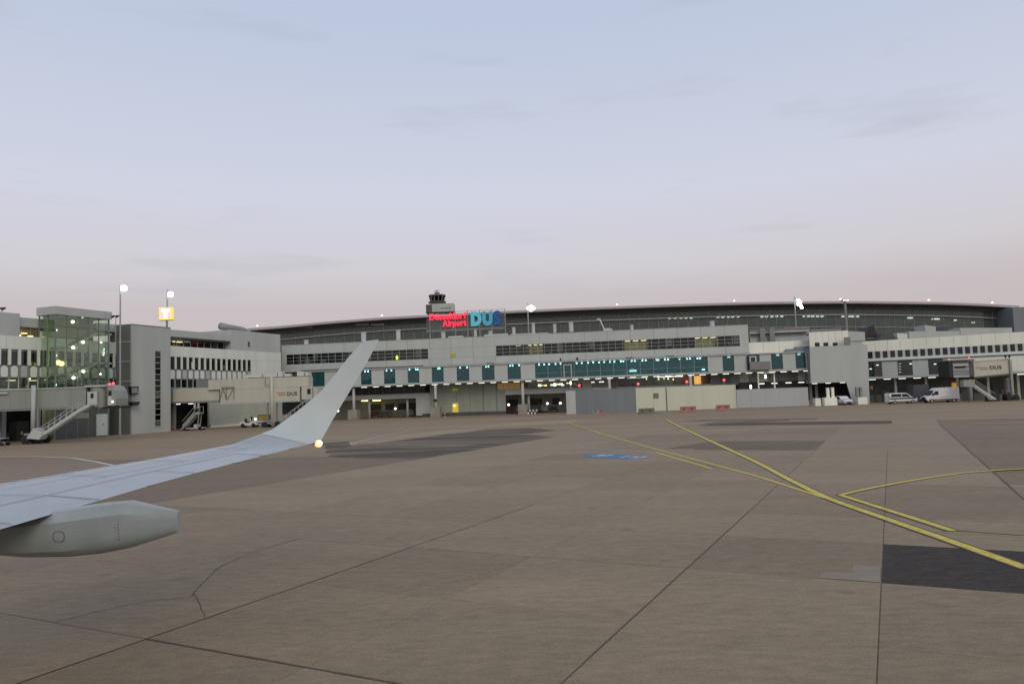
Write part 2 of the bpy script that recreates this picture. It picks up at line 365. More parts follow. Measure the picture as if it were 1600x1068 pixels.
sheet('asphalt_patch', ragged([Vector(gp(80.4, -18.4)), Vector(gp(80.4, -.2)), Vector(gp(86.6, -.2)), Vector(gp(86.9, -8)), Vector(gp(86.2, -14)), Vector(gp(82.5, -18.0))], .06), 'newasphalt', .004 + ST)
sheet('asphalt_patch', [gp(92, -24), gp(92, -8), gp(96, -8), gp(97, -22)], 'midasphalt', .004)
sheet('asphalt_patch', ragged([Vector(gp(50.4, -14.2)), Vector(gp(50.4, -4.5)), Vector(gp(57, -4.5)), Vector(gp(57.2, -12.5))], .05), 'darkslab', ZT)
sheet('asphalt_patch', [gp(34.2, 3.7), gp(34.2, 90), gp(96, 60), gp(88, 3.9), gp(80.2, 3.7)], 'sideasphalt', .004)
sheet('asphalt_field', ragged([Vector(gp(4, -28.2)), Vector(gp(30, -28.2)), Vector(gp(46, -28.2)), Vector(gp(40, -46)), Vector(gp(36, -80)), Vector(gp(4, -80))], .5), 'leftasphalt', .002)
sheet('pale_strip', pxs((545, 690), (640, 678), (760, 664), (900, 655), (900, 660), (770, 668), (650, 684), (550, 697)), 'paleasphalt', .006)
sheet('pale_strip', [gp(89, -14), gp(89, 40), gp(91, 40), gp(91, -14)], 'paleasphalt', .006)
sheet('repair_patch', [gp(17.05, -1.6), gp(17.05, -.46), gp(18.5, -.46), gp(18.5, -1.0), gp(17.7, -1.0), gp(17.6, -1.6)], 'repair', ZT)
def strip(name, pts, w, m, z, wob=0.0, taper=False):
    pts = [Vector((p[0], p[1], 0)) for p in pts]; o = MB(); n = len(pts)
    for i, p in enumerate(pts):
        d = (pts[min(i + 1, n - 1)] - pts[max(i - 1, 0)]).normalized(); s = Vector((-d.y, d.x, 0))
        k = w / 2 * ((1 - .7 * i / (n - 1)) if taper else 1) * (1 + random.uniform(-wob, wob)); o.v += [tuple(p + s * k + Vector((0, 0, z))), tuple(p - s * k + Vector((0, 0, z)))]
    o.f = [(2 * i, 2 * i + 1, 2 * i + 3, 2 * i + 2) for i in range(n - 1)]; return o.build(name, m, apron)
def wig(q, n=8, amp=.05):
    q = [Vector(p) for p in q]; out = []
    for a, b in zip(q, q[1:]):
        for i in range(n): out.append(a.lerp(b, i / n) + Vector((random.uniform(-amp, amp), random.uniform(-amp, amp), 0)))
    return out + [q[-1]]
for q, w in (([(90, 973), (150, 957), (215, 943), (300, 933)], .03), ([(300, 933), (308, 920), (345, 885), (400, 862), (470, 842)], .035), ([(302, 928), (312, 945), (320, 966)], .045)):
    strip('tar_crack', wig(pxs(*q), 7, .02), w * .55, 'tar', ZT + .002, .3)
for a0, b0, a1, b1_, w in ((rw(2), -12.0, rw(2), -4, .045), (6, -12.0, 25, -12.0, .026), (8, -4.4, 27, -4.4, .028), (27, -4.4, 40, -4.4, .022), (30, 3.7, 78, 3.7, .07)):
    strip('joint_sealant', wig([Vector(gp(a0 + (a1 - a0) * k / 5, b0 + (b1_ - b0) * k / 5)) for k in range(6)], 6, .005), w, 'tar', ZT + .001, .35)
def yline(q, w, edge=True, n=6):
    q = [Vector(p) for p in pxs(*q)]; pts = []
    for i in range(len(q) - 1):              # smooth polyline (Catmull-Rom)
        p0 = q[max(i - 1, 0)]; p1 = q[i]; p2 = q[i + 1]; p3 = q[min(i + 2, len(q) - 1)]
        for k in range(n):
            t = k / n; pts.append(.5 * ((2 * p1) + (p2 - p0) * t + (2 * p0 - 5 * p1 + 4 * p2 - p3) * t * t + (3 * p1 - p0 - 3 * p2 + p3) * t ** 3))
    pts.append(q[-1])
    if edge: strip('line_border', pts, w + .16, 'paintedge', ZT + .004)
    strip('taxi_line', pts, w, 'paintyellow', ZT + .008 + random.uniform(0, .003))
yline([(885, 660), (925, 673), (1000, 695), (1110, 725), (1180, 744), (1236, 762), (1292, 779.5)], .18, False)
yline([(1040, 655), (1065, 668), (1110, 689), (1180, 721.5), (1228, 747), (1292, 778), (1382, 810.5), (1489, 848), (1606, 890)], .28)
yline([(1025, 707), (1112, 733)], .18, False)
yline([(1314, 773.5), (1390, 757.5), (1500, 740), (1606, 732.5)], .22)
yline([(1313, 774), (1385, 797), (1489, 830.5)], .24)
strip('stand_line', pxs((905, 700), (965, 703), (1025, 707)), .12, 'paintwhite', ZT + .003)
strip('stand_line', pxs((1488, 830), (1606, 838)), .07, 'tar', ZT + .003)
strip('stand_line', pxs((1490, 832.5), (1606, 840)), .035, 'paintyellow', ZT + .003)
strip('stand_line', pxs((530, 694), (620, 694), (780, 697)), .12, 'paintwhite', .012)
strip('stand_line', pxs((545, 693), (605, 679), (640, 672), (760, 664)), .15, 'paintwhite', .012)
strip('stand_line', pxs((1520, 661), (1606, 660)), .2, 'paintwhite', .012)
# blue stand marking with its white strokes, worn and seen very flat
sheet('stand_marking', pxs((908, 711), (912, 709.3), (960, 709.6), (1006, 712.3), (1012, 713.5), (1010, 715.5), (985, 717.3), (948, 716.6), (915, 714.3)), 'paintblue', ZT + .003)
for q in ([(925, 713), (944, 710.4)], [(934, 713), (946, 710.8), (958, 710.8)], [(942, 713.2), (958, 711)], [(970, 715), (984, 712.6), (992, 712.8)], [(982, 716), (990, 715.6), (998, 713.2)], [(994, 715.8), (1002, 715.4), (1010, 713.4)]):
    strip('marking_stroke', pxs(*q), .22, 'paintwhite', ZT + .006)
# striped reddish service area beside the wing
sheet('service_area', pxs((-5, 713), (60, 713), (112, 715), (150, 721), (182, 728), (150, 737), (-5, 757)), 'hatchred', .004)
for k in range(12):
    y = 717 + k * k * .10 + k * 2.2; xr = min(178, 100 + (y - 714) * 6)
    strip('service_stripe', pxs((-5, y + 1.5), (xr, y - 1.0 - k * .25)), .30 + k * .03, 'palestripe', .008)
strip('service_edge', pxs((-5, 713), (60, 713), (112, 715), (150, 721), (182, 728)), .30, 'paintwhite', .010)
# ================================================================ main concourse
FM = Facade(plan(552, 156), plan(1265, 145))
C = FM.root('concourse_building', 'long pale concourse with two window bands above a teal glazed walkway', 'building')
VU = 1.3                                     # the upper storey stands back behind the walkway
U0 = FM.u(440, 13, VU); U1 = FM.u(1170, 13, VU)
ZR, ZB1, ZB0, ZW = 16.35, 14.3, 12.2, 10.62
def bands(u0, u1, n): return [(u0 + (u1 - u0) * i / n, u0 + (u1 - u0) * (i + 1) / n) for i in range(n)]
b1 = (FM.u(447.5, 13, VU), FM.u(669, 13, VU)); b2 = (FM.u(775, 13, VU), FM.u(1156, 13, VU))
for a, b in bands(U0, U1, 21):               # parapet panels and the strip under the windows
    box('wall_panel', C, a + .02, b - .02, VU, VU + .3, ZB1 + .02, ZR, 'panel')
    box('wall_panel', C, a + .02, b - .02, VU, VU + .3, ZW - .05, ZB0 - .02, 'panel')
for a, b, n in ((U0, b1[0], 1), (b1[1], b2[0], 3), (b2[1], U1, 1)):
    for p, q in bands(a, b, n): box('wall_panel', C, p + .02, q - .02, VU, VU + .3, ZB0, ZB1, 'panel')
box('wall_core', C, U0 + .05, U1 - .05, VU + .15, VU + .28, ZW - .05, ZB0 + .02, 'midgrey')
box('wall_core', C, U0 + .05, U1 - .05, VU + .15, VU + .28, ZB1 - .02, ZR - .15, 'midgrey')
box('roof', C, U0, U1, VU + .3, VU + 16, ZR - .5, ZR - .2, 'roofmetal')
box('coping', C, U0 - .05, U1 + .05, VU - .05, VU + .4, ZR, ZR + .08, 'fasc')
box('end_wall', C, U1 - .3, U1 - .02, VU + .3, VU + 16, ZW - 1, ZR - .1, 'panel')
box('end_wall', C, U0 + .02, U0 + .3, VU + .3, VU + 16, ZW - 1, ZR - .1, 'grey')
box('back_wall', C, U0, U1, VU + 6, VU + 6.2, ZW, ZR - .5, 'interior_dark')
box('floor_slab', C, U0, U1, VU + .3, VU + 6, ZB0 - .35, ZB0 - .15, 'interior_dark')
box('ceiling', C, U0 + .3, U1 - .3, VU + .35, VU + 6, ZB1 + .05, ZB1 + .15, 'interior')
PANE = {}
def window_band(u0, u1, n):
    w = (u1 - u0) / n
    for i in range(n + 1): box('mullion', C, u0 + w * i - .025, u0 + w * i + .025, VU + .02, VU + .14, ZB0, ZB1, 'fasc')
    
    h = (ZB1 - ZB0) / 3
    for k in range(1, 3): box('transom', C, u0, u1, VU - .06, VU + .01, ZB0 + h * k - .03, ZB0 + h * k + .03, 'fasc')
    for i in range(n):
        for k in range(3): box('window_pane', C, u0 + w * i + .05, u0 + w * i + w - .05, VU + .07, VU + .10, ZB0 + h * k + .02, ZB0 + h * k + h - .02, 'bandglass')
window_band(*b1, 20); window_band(*b2, 34)
for a, b, m in ((797, 822, 'interior'), (823, 849, 'warm'), (975, 1013, 'warm'), (1085, 1122, 'warm')):      # rooms with partitions, three of them lit
    a = FM.u(a, 13, VU + 1); b = FM.u(b, 13, VU + 1)
    for q in (a, b): box('partition', C, q - .06, q + .06, VU + .3, VU + 4.5, ZB0 - .15, ZB1 + .05, 'interior')
    box('room_wall', C, a, b, VU + 4.4, VU + 4.5, ZB0 - .15, ZB1 + .05, 'warmwall' if m == 'warm' else 'interior')
    if m == 'warm':
        for q, t in bands(a, b, 3): box('room_lamp', C, q + .3, t - .3, VU + 1.2, VU + 3.4, ZB1 - .06, ZB1 - .0, 'lamproom')
    else: box('room_lamp', C, (a + b) / 2 - .5, (a + b) / 2 + .5, VU + 1.5, VU + 2.5, ZB1 - .08, ZB1 - .02, 'lampdim')
for px in (455, 480, 505, 530, 560, 600, 640, 700, 790, 812, 860, 885, 910, 940, 965, 1030, 1055, 1075, 1140):   # clutter seen through the panes
    u = FM.u(px, 12.6, VU + 2); w = random.uniform(.4, 1.3); hh = random.uniform(.5, 1.5)
    box('cabinet', C, u - w / 2, u + w / 2, VU + 2, VU + 2.6, ZB0 - .15, ZB0 - .15 + hh, random.choice(['grey', 'interior', 'midgrey', 'white']))
for px in (495, 575, 655, 875, 925, 1045, 1150):
    u = FM.u(px, 13, VU + 1); box('blind', C, u - .6, u + .6, VU + .22, VU + .26, ZB0 + random.uniform(.2, .9), ZB1, 'grey')
b_, z_ = FM.uz(620.5, 558.5, VU - .1); o = ball('warning_lamp', C, (b_, VU - .2, z_), .33, 'lampgreen'); o['label'] = 'glowing yellow-green lamp below the left window band'; o.scale = (.28, .28, .5)
b_, z_ = FM.uz(708, 554.5, VU); box('wall_plate', C, b_ - .55, b_ + .55, VU - .12, VU - .01, z_ - .35, z_ + .35, 'signolive')
# ---- walkway
ZF0, ZF1, ZP0, ZP1 = 6.85, 7.22, 7.26, 10.28
WA = FM.u(470, 8, 0); WB = FM.u(1262, 8, 0)
box('walkway_roof', C, WA, WB, -.25, 5.0, ZP1 + .06, ZP1 + .26, 'fasc')
box('gutter', C, WA, FM.u(660, 10, 0), -.05, VU, ZP1 + .30, ZP1 + .52, 'darkgrey')
box('gutter', C, FM.u(660, 10, 0), U1, .5, VU, ZP1 + .30, ZP1 + .40, 'midgrey')
box('fascia', C, WA, WB, -.30, .05, ZF0, ZF1, 'panel')
box('walkway_floor', C, WA, WB, .06, 5.0, ZF0 - .02, ZF1 - .04, 'midgrey')
box('walkway_back', C, WA, WB, 4.4, 4.6, ZF1, ZP1 + .05, 'interior_teal')
glz = [(487, 507), (525, 545), (564, 580.5), (600, 617.5), (637, 655), (674.7, 693), (713.6, 733), (753, 772.5), (793, 813.5), (836, 1106), (1129, 1147), (1168, 1187), (1205, 1223), (1243, 1259)]
prev = 470
for a, b in glz:
    ua = FM.u(a, 8.7, 0); ub = FM.u(b, 8.7, 0); up_ = FM.u(prev, 8.7, 0)
    box('walkway_panel', C, up_ + .02, ua - .02, -.02, .12, ZP0, ZP1, 'panel'); prev = b
    n = 13 if b - a > 100 else 1
    for p, q in bands(ua, ub, n):
        box('walkway_pane', C, p + .05, q - .05, .06, .09, ZP0, ZP1, 'teal2' if n > 1 else 'teal')
        box('pane_post', C, p - .04, p + .04, .0, .14, ZP0, ZP1, 'teal_frame' if 'teal_frame' in MATS else 'steel')
    if n > 1: box('pane_rail', C, ua, ub, .01, .05, ZP0 + .98, ZP0 + 1.03, 'steel')
box('walkway_panel', C, FM.u(1259, 8.7, 0), WB, -.02, .12, ZP0, ZP1, 'panel')
dl = [570, 574, 604, 611, 640, 650, 652, 684, 687, 719, 730, 759, 763, 797, 801, 811, 842, 850, 858, 868, 876, 901, 909, 919, 927, 936, 944, 953, 960, 970, 974, 987, 992, 1004, 1009, 1026, 1029, 1039, 1044, 1062, 1074, 1078, 1090, 1094, 1139, 1215, 1249]
for px in dl: disc('downlight', C, (FM.u(px, 10, 1.6), 1.4 + random.random() * .8, ZP1 - .22), .15 if px < 1120 else .3, 'downlamp' if px < 1120 else 'lampwhite', .22)
for px in range(845, 1100, 17):              # seats and people-height clutter behind the long glazing
    u = FM.u(px + random.uniform(-4, 4), 8, 2.5); box('bench', C, u - .7, u + .7, 2.4, 3.0, ZF1, ZF1 + random.uniform(.5, 1.0), random.choice(['interior_teal', 'darkgrey', 'steel']))
u, z = FM.uz(989, 579, .5); box('glow_panel', C, u - .7, u + .7, .4, .5, z - .15, z + .12, 'lampcool'); box('glow_panel', C, u - .45, u + .25, .4, .5, z + .25, z + .42, 'lampdim')
u, z = FM.uz(1099, 577, .5); box('glow_panel', C, u - .3, u + .3, .4, .5, z - .15, z + .15, 'lampcool')
# white portal frame in the long glazing
ua, z = FM.uz(880, 569, -.1); ub, _ = FM.uz(893, 569, -.1)
m = MB(); m.box(ua, ua + .2, -.12, .04, ZP0, z); m.box(ub - .2, ub, -.12, .04, ZP0, z); m.box(ua, ub, -.13, .05, z - .22, z); m.build('docking_portal', 'panel', C)
for px in range(1, 1):
    pass
# soffit luminaires under the fascia
pxl = 569
while pxl < 1262:
    u = FM.u(pxl, 6.7, .2)
    box('soffit_lamp', C, u - .60, u + .60, .10, .30, ZF0 - .20, ZF0 - .10, 'lampsoft'); pxl += 18.4 - (pxl - 560) * .0006
# vents on the walkway roof edge
for px, w in ((766, 1.6), (876, .3), (984, 1.6), (1047, 1.6), (902, .4)): u = FM.u(px, 10.6, .4); box('roof_hatch', C, u - w / 2, u + w / 2, .1, .5, ZP1 + .26, ZP1 + .26 + (.22 if w > 1 else .6), 'black')
# ---- columns with concrete plinths
for px in (552.5, 680.5, 817, 953, 1080):
    u = FM.u(px, 3, .4)
    c = MB().cyl((0, 0, 0), (0, 0, ZF0 - .02), .30, n=14).build('column', 'grey', C, (u, .6, 0), True)
    box('plinth', C, u - 1.0, u + 1.0, -.5, 1.7, 0, 2.05, 'concreteblock')
for px in (577, 636.5, 826): u = FM.u(px, 3, 5); MB().cyl((0, 0, 0), (0, 0, 4.2), .26, n=12).build('column', 'grey', C, (u, 5, 0), True)
box('meter_box', C, FM.u(680, 4, .2) - .4, FM.u(680, 4, .2) + .4, .15, .3, 3.2, 3.7, 'black')
# ---- ground storey: open bay, sectional doors, open bay, then glazed offices behind the hoarding
def U(px, z=3, v=4): return FM.u(px, z, v)
VG = 4.0
box('storey_beam', C, U(470), U(663), VG, VG + .5, 4.05, 5.1, 'grey')
box('storey_beam', C, U(790), U(1010), VG, VG + .5, 4.05, 5.1, 'grey')
box('bay_wall', C, U(650), U(672), VG - .02, VG + .4, .3, 5.1, 'grey')
box('louvre_wall', C, U(470), U(663), VG + 1.2, VG + 1.4, 5.1, ZF0, 'darkgrey')
for k, (a, b) in enumerate(bands(U(530), U(663), 12)): box('louvre_post', C, a, a + .12, VG + 1.0, VG + 1.15, 5.1, ZF0, 'midgrey')
box('bay_ceiling', C, U(470), U(663), VG + .5, 14, 4.6, 4.8, 'darkgrey'); box('bay_ceiling', C, U(790), U(1000), VG + .5, 14, 4.6, 4.8, 'darkgrey')
box('bay_back_wall', C, U(450), U(1280), 13.5, 13.7, 0, ZF0 + .2, 'baywall')
box('upper_ceiling', C, WA, WB, 4.62, 13.4, ZF0 - .02, ZF0 + .12, 'midgrey')
for px, y0, y1 in ((584, 618, 626), (606, 616, 626), (626, 625, 632), (640, 625, 631), (655, 626, 632), (800, 620, 632), (835, 618, 624), (868, 616, 622)):
    u = FM.u(px, 3, 12); w = random.uniform(.8, 1.6); box('bay_opening', C, u - w, u + w, 13.3, 13.45, 1.6, 3.0, 'darkgrey')
for px in (571, 588.5): u = FM.u(px, 4, 10); box('bay_or_fill_lamp', C, u - .9, u + .9, 9.8, 10.2, 3.75, 3.95, 'lampyellow')
for px in (560, 605, 630, 655, 800, 830, 850, 872): u = FM.u(px, 4, 8); box('bay_or_fill_lamp', C, u - .7, u + .7, 8, 8.3, 4.48, 4.56, 'lampdim')  # dim ceiling fill lamps, added to lift the dark open bays
for px, py in ((617.6, 638), (794.8, 632), (855.3, 630), (875.5, 629.5), (528, 641.5)):
    u, z = FM.uz(px, py, 5.5); ball('bay_or_fill_lamp', C, (u, 5.5, z), .24, 'lampwhite')
for k, px in enumerate((586, 602, 640, 655, 800, 838, 848, 865)):
    u = FM.u(px, 1, 8.5); w = random.uniform(.8, 1.4); side_ = 'left' if px < 700 else 'right'
    t = thing('baggage_cart', 'low baggage cart with %s load in the open bay %s of the sectional doors' % (['dark red', 'charcoal', 'grey', 'black'][k % 4], side_), 'cart', FM.W(u, 8.5, 0), FM.rz, 'carts in the open bay %s of the doors' % side_)
    box('deck', t, -w, w, 0, 1.2, .3, .42, 'darkgrey'); box('load', t, -w * .9, w * .9, .1, 1.1, .42, random.uniform(.9, 1.7), ['maroon', 'darkgrey', 'midgrey', 'black'][k % 4]); box('end_rail', t, w - .08, w, .05, 1.15, .42, 1.3, 'steel')
    for x in (-w * .7, w * .7): MB().cyl((x, .05, .18), (x, .2, .18), .18, n=10).build('wheel', 'rubber', t)
# sectional doors: rows of panels
ua, ub = U(672), U(777); nd = 5
for i, (a, b) in enumerate(bands(ua, ub, nd)):
    for k in range(7): box('door_panel', C, a + .04, b - .04, VG, VG + .12, .75 + k * .87, .75 + k * .87 + .85, 'sectional')
box('door_backing', C, ua, ub, VG + .06, VG + .2, .3, ZF0, 'midgrey')
box('wall_panel', C, U(777), U(790), VG, VG + .3, .3, 5.1, 'sectional'); box('kerb_base', C, U(660), U(790), VG - .15, VG - .02, 0, .7, 'darkgrey')
for px in (755, 776): box('door_post', C, U(px) - .08, U(px) + .08, VG - .1, VG - .01, .3, ZF0, 'midgrey')
u, z = FM.uz(711, 608.5, VG); box('exit_sign', C, u - .55, u + .55, VG - .2, VG - .05, z - .32, z + .32, 'signolive')
u, z = FM.uz(711.5, 635, VG); box('lit_door', C, u - .62, u + .62, VG - .05, VG - .01, .75, z + .75, 'doorlit'); ball('door_lamp', C, (u - .15, VG - .2, z + .2), .16, 'lampyellow')
for p, q in bands(U(777, 6), U(813, 6), 4): box('amber_panel', C, p + .03, q - .03, VG, VG + .1, 5.35, 6.6, 'amber')
box('wall_panel', C, U(777, 6), U(825, 6), VG + .02, VG + .2, 5.0, 5.35, 'grey')
# upper ground band, px 825-1110: dark glazing with lamps behind
for p, q in bands(U(825, 6), U(965, 6), 11): box('office_pane', C, p + .04, q - .04, VG, VG + .04, 5.15, 6.8, 'greyglass'); box('office_mullion', C, p - .04, p + .04, VG - .03, VG + .08, 5.1, 6.83, 'midgrey')
for px in (843, 848, 853, 862, 866, 871, 876, 880): u = FM.u(px + random.uniform(-1, 1), 6, 6.5); box('office_lamp', C, u - random.uniform(.25, .5), u + .3, 6.4, 6.7, 5.55 + random.uniform(0, .3), 5.85 + random.uniform(0, .35), 'lampwarm' if px % 2 else 'lampwhite')
for px in (889, 925, 940): u = FM.u(px, 6, 6.5); box('office_lamp', C, u - .5, u + .5, 6.4, 6.7, 6.0, 6.2, 'lampwhite')
box('wall_panel', C, U(910, 6), U(924, 6), VG - .1, VG - .02, 4.2, 6.8, 'grey'); box('wall_panel', C, U(955, 6), U(963, 6), VG - .1, VG - .02, 4.2, 6.8, 'midgrey')
for p, q in bands(U(965, 6), U(1098, 6), 9): box('office_pane', C, p + .04, q - .04, VG, VG + .04, 4.9, 6.8, 'bandglass'); box('office_mullion', C, p - .05, p + .05, VG - .03, VG + .08, 4.0, 6.83, 'midgrey')
box('office_sill', C, U(965, 6), U(1110, 6), VG - .05, VG + .2, 3.2, 4.9, 'grey'); box('office_back', C, U(960, 6), U(1112, 6), VG + 3.2, VG + 3.4, 4, 6.8, 'interior')
box('office_lamp', C, U(1028, 6.6), U(1068, 6.6), VG + 1.2, VG + 1.6, 6.6, 6.72, 'lampwhite'); box('office_lamp', C, U(980, 6.6), U(1010, 6.6), VG + 1.2, VG + 1.8, 6.6, 6.7, 'lampdim')
for px in (1029, 1038, 1044, 1052, 1010): u, z = FM.uz(px, 593 + random.uniform(-2, 2), 5.5); ball('office_lamp', C, (u, 5.5, z), .14, 'lampwarm')
for px, m in ((1066, 'red'), (1072, 'amber'), (1080, 'amber'), (1087, 'lamporange'), (1092, 'lamporange')): u = FM.u(px, 6, 6); box('kiosk_panel', C, u - .35, u + .35, 5.6, 5.9, 4.9, 6.6, m)
for p, q in bands(U(1110, 6), U(1262, 6), 10): box('wall_panel', C, p + .03, q - .03, VG + .1, VG + .3, 4.5, 6.8, random.choice(['midgrey', 'midgrey', 'interior', 'grey']))
box('store_opening', C, U(1155), U(1262), VG + .0, VG + .09, .2, 4.9, 'black')
for px in (1190, 1210, 1232, 1252): u = FM.u(px, 4.6, 3.4); box('bay_or_fill_lamp', C, u - .55, u + .55, 3.3, 3.5, 4.45, 4.6, 'lampsoft')
m = MB()
for px in (1185, 1210): u = FM.u(px, 5, 1.2); m.box(u - .12, u + .12, 1.1, 1.35, 0, ZF0 + .05)
m.box(FM.u(1185, 5, 1.2), FM.u(1210, 5, 1.2), 1.1, 1.35, ZF0 - .32, ZF0 - .08); m.build('service_frame', 'cream', C)
for px, py in ((1196, 588), (1173, 604)): u, z = FM.uz(px, py, .8); o = ball('bulkhead_lamp', C, (u, .8, z), .25, 'lampwhite'); o.scale = (.2, .2, .42)
# shopfront red signal lamps behind the hoarding
# docking head left in the walkway at px 1168-1200
box('docking_head', C, FM.u(1171, 8, -.6), FM.u(1203, 8, -.6), -1.2, -.05, ZF1 + .05, ZP0 + 1.6, 'midgrey'); box('docking_head', C, FM.u(1168, 8, -.3), FM.u(1170, 8, -.3), -.5, -.03, ZP0, ZP1 - .2, 'black')
m = MB(); a, b = FM.u(1171, 9, -.3), FM.u(1182, 9, -.3); m.box(a, a + .25, -.4, -.05, ZP0 + 1.6, ZP1 - .3); m.box(b - .25, b, -.4, -.05, ZP0 + 1.6, ZP1 - .3); m.box(a, b, -.41, -.06, ZP1 - .5, ZP1 - .28); m.build('docking_frame', 'panel', C)
# ---- lower link building to the right of the upper storey
LV = 3.5
ua = U1 + .05; ub = FM.u(1268, 12, LV)
for p, q in bands(ua, ub, 4): box('link_panel', C, p + .02, q - .02, LV, LV + .3, ZP1 + .26, 12.9, 'cream')
box('link_roof', C, ua, ub, LV + .3, LV + 12, 12.4, 12.6, 'roofmetal')
box('link_block', C, FM.u(1243, 11, LV - 1), ub - .3, LV - 1.5, LV - .02, ZP1 + .27, 11.6, 'hoardblue'); box('link_block', C, FM.u(1228, 11, LV - 1), FM.u(1243, 11, LV - 1), LV - 1.5, LV - .02, ZP1 + .27, 11.2, 'hoardblue')
for p, q in bands(FM.u(1172, 14, LV + 5), FM.u(1266, 14, LV + 5), 3): box('plant_room_panel', C, p + .02, q - .02, LV + 5, LV + 5.3, 12.6, 15.6, 'grey')
box('plant_room_roof', C, FM.u(1172, 14, LV + 5), FM.u(1266, 14, LV + 5), LV + 4.8, LV + 10, 15.6, 15.9, 'midgrey')
box('plant_duct', C, FM.u(1174, 14, LV + 4), FM.u(1262, 14, LV + 4), LV + 4.2, LV + 4.8, 14.7, 14.95, 'black'); box('plant_duct', C, FM.u(1184, 13, LV + 4), FM.u(1220, 13, LV + 4), LV + 3.6, LV + 4.4, 12.75, 13.0, 'black')
for px in (1192, 1207): box('plant_stack', C, FM.u(px, 14, LV + 4) - .5, FM.u(px, 14, LV + 4) + .5, LV + 4, LV + 4.15, 12.7, 16.0, 'midgrey')
# ================================================================ slanted stair block between the concourse and the right wing
FB = Facade(plan(1265, 143), plan(1357, 140.5))
Bk = FB.root('slanted_block', 'plain grey windowless block with a slanted lower corner beside the vans', 'building')
def bz(px, py): return FB.uz(px, py)
ptz = [bz(1265, 541.5), bz(1355, 538), bz(1358.5, 623), bz(1332, 621), bz(1322.5, 596.5), bz(1267, 598.5)]
ptz[2] = (ptz[2][0], .02); ptz[3] = (ptz[3][0], .02)
MB().prism(ptz, 0, .5).build('front_wall', 'grey', Bk)
ztop = (ptz[0][1] + ptz[1][1]) / 2
box('roof', Bk, .3, FB.len - .3, .5, 12, ztop - .8, ztop - .5, 'roofmetal'); box('side_wall', Bk, FB.len - .5, FB.len - .1, .5, 12, 0, ztop - .3, 'grey'); box('side_wall', Bk, .1, .5, .5, 12, 4.2, ztop - .3, 'midgrey')
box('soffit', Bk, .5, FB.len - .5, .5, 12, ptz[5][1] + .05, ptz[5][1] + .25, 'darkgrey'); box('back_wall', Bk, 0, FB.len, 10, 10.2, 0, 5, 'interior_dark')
ua = FB.u(1264, 13, 3); ub = FB.u(1325, 13, 3)
for p, q in bands(ua, ub, 6): box('upper_panel', Bk, p + .015, q - .015, 2.6, 2.9, 9, FB.uz(1295, 517.5, 2.6)[1], 'cream')
zt = FB.uz(1295, 517.5, 2.6)[1]
box('upper_roof', Bk, ua, ub, 2.9, 8, zt - .3, zt - .1, 'midgrey'); box('upper_roof_unit', Bk, ua + .5, ub - 1, 3.5, 6, zt, zt + .6, 'midgrey')
for p in (1275.5, 1289, 1303.5, ): u, z = FB.uz(p + 1.5, 538, 2.55); box('small_window', Bk, u - .42, u + .42, 2.52, 2.585, z - .38, z + .38, 'black')
u, z = FB.uz(1324, 533, 1); box('roof_box', Bk, u - .5, u + .5, .8, 1.6, ztop - .1, z + .8, 'midgrey')
for px in (1273, 1294, 1316.5): u = FB.u(px, 4.2, .8); box('soffit_lamp', Bk, u - .45, u + .45, .7, .95, ptz[5][1] - .14, ptz[5][1] - .04, 'lampsoft')
for px in (1267, 1276): u = FB.u(px, 2, 4); box('pillar', Bk, u - .25, u + .25, 3.8, 4.3, 0, 4.2, 'midgrey')
# ================================================================ right wing
FR = Facade(plan(1357, 147), plan(1600, 134))
Rb = FR.root('wing_building', 'cream wing with a row of small square windows at the right', 'building')
RE = FR.u(1700, 8)
def ru(px, z=9, v=0): return FR.u(px, z, v)
wl = [(ru(1356.0 + 11.72 * k), ru(1363.6 + 11.72 * k)) for k in range(26)]
for p, q in bands(-.6, RE, 16): box('wall_panel', Rb, p + .02, q - .02, 0, .3, 10.1, 12.2, 'cream')
box('wall_strip', Rb, -.6, RE, .0, .3, 8.15, 8.75, 'white')
pu = -.6
for a, b in wl:
    box('window_pier', Rb, pu, a, .02, .3, 8.75, 10.1, 'panel'); pu = b
    f = box('window', Rb, a + .02, b - .02, .14, .18, 8.77, 10.08, 'darkglass')
    box('window_sill', Rb, a - .03, b + .03, -.05, .10, 8.70, 8.765, 'panel')
box('room_wall', Rb, -.6, RE, 2.5, 2.7, 8, 10.1, 'interior')
box('ledge', Rb, -.6, RE, -.7, -.02, 8.08, 8.14, 'darkgrey'); box('ledge', Rb, -.6, RE, -.72, .0, 8.15, 8.3, 'panel')
box('roof', Rb, -.6, RE, .3, 14, 11.7, 11.9, 'roofmetal'); box('parapet_back', Rb, -.6, RE, 9, 9.3, 11.9, 12.6, 'grey')
pr = -.3
for a, b in ((1358, 1378.5), (1403, 1426), (1451, 1473.5)):
    ua, ub = ru(a, 6.5), ru(b, 6.5)
    if ua > pr: box('walkway_panel', Rb, pr + .02, ua - .02, -.5, -.38, 5.12, 8.0, 'panel')
    box('walkway_pane', Rb, ua, ub, -.44, -.41, 5.12, 8.0, 'greyglass'); pr = ub
box('walkway_panel', Rb, pr + .02, ru(1481, 6.5), -.5, -.38, 5.12, 8.0, 'panel'); box('walkway_panel', Rb, ru(1481, 6.5), RE, -.5, -.38, 5.12, 8.0, 'cream')
box('walkway_back', Rb, -.4, RE, 2.4, 2.5, 4.7, 8.0, 'interior'); box('walkway_floor', Rb, -.4, RE, -.36, 2.4, 4.72, 5.0, 'midgrey'); box('fascia', Rb, -.4, RE, -.62, -.37, 4.7, 5.1, 'panel')
for px, py in ((1371, 570), (1360.5, 576), (1461, 568.5), (1423, 568)): u, z = FR.uz(px, py, .6); disc('downlight', Rb, (u, .6, z), .22, 'lampwhite', .14)
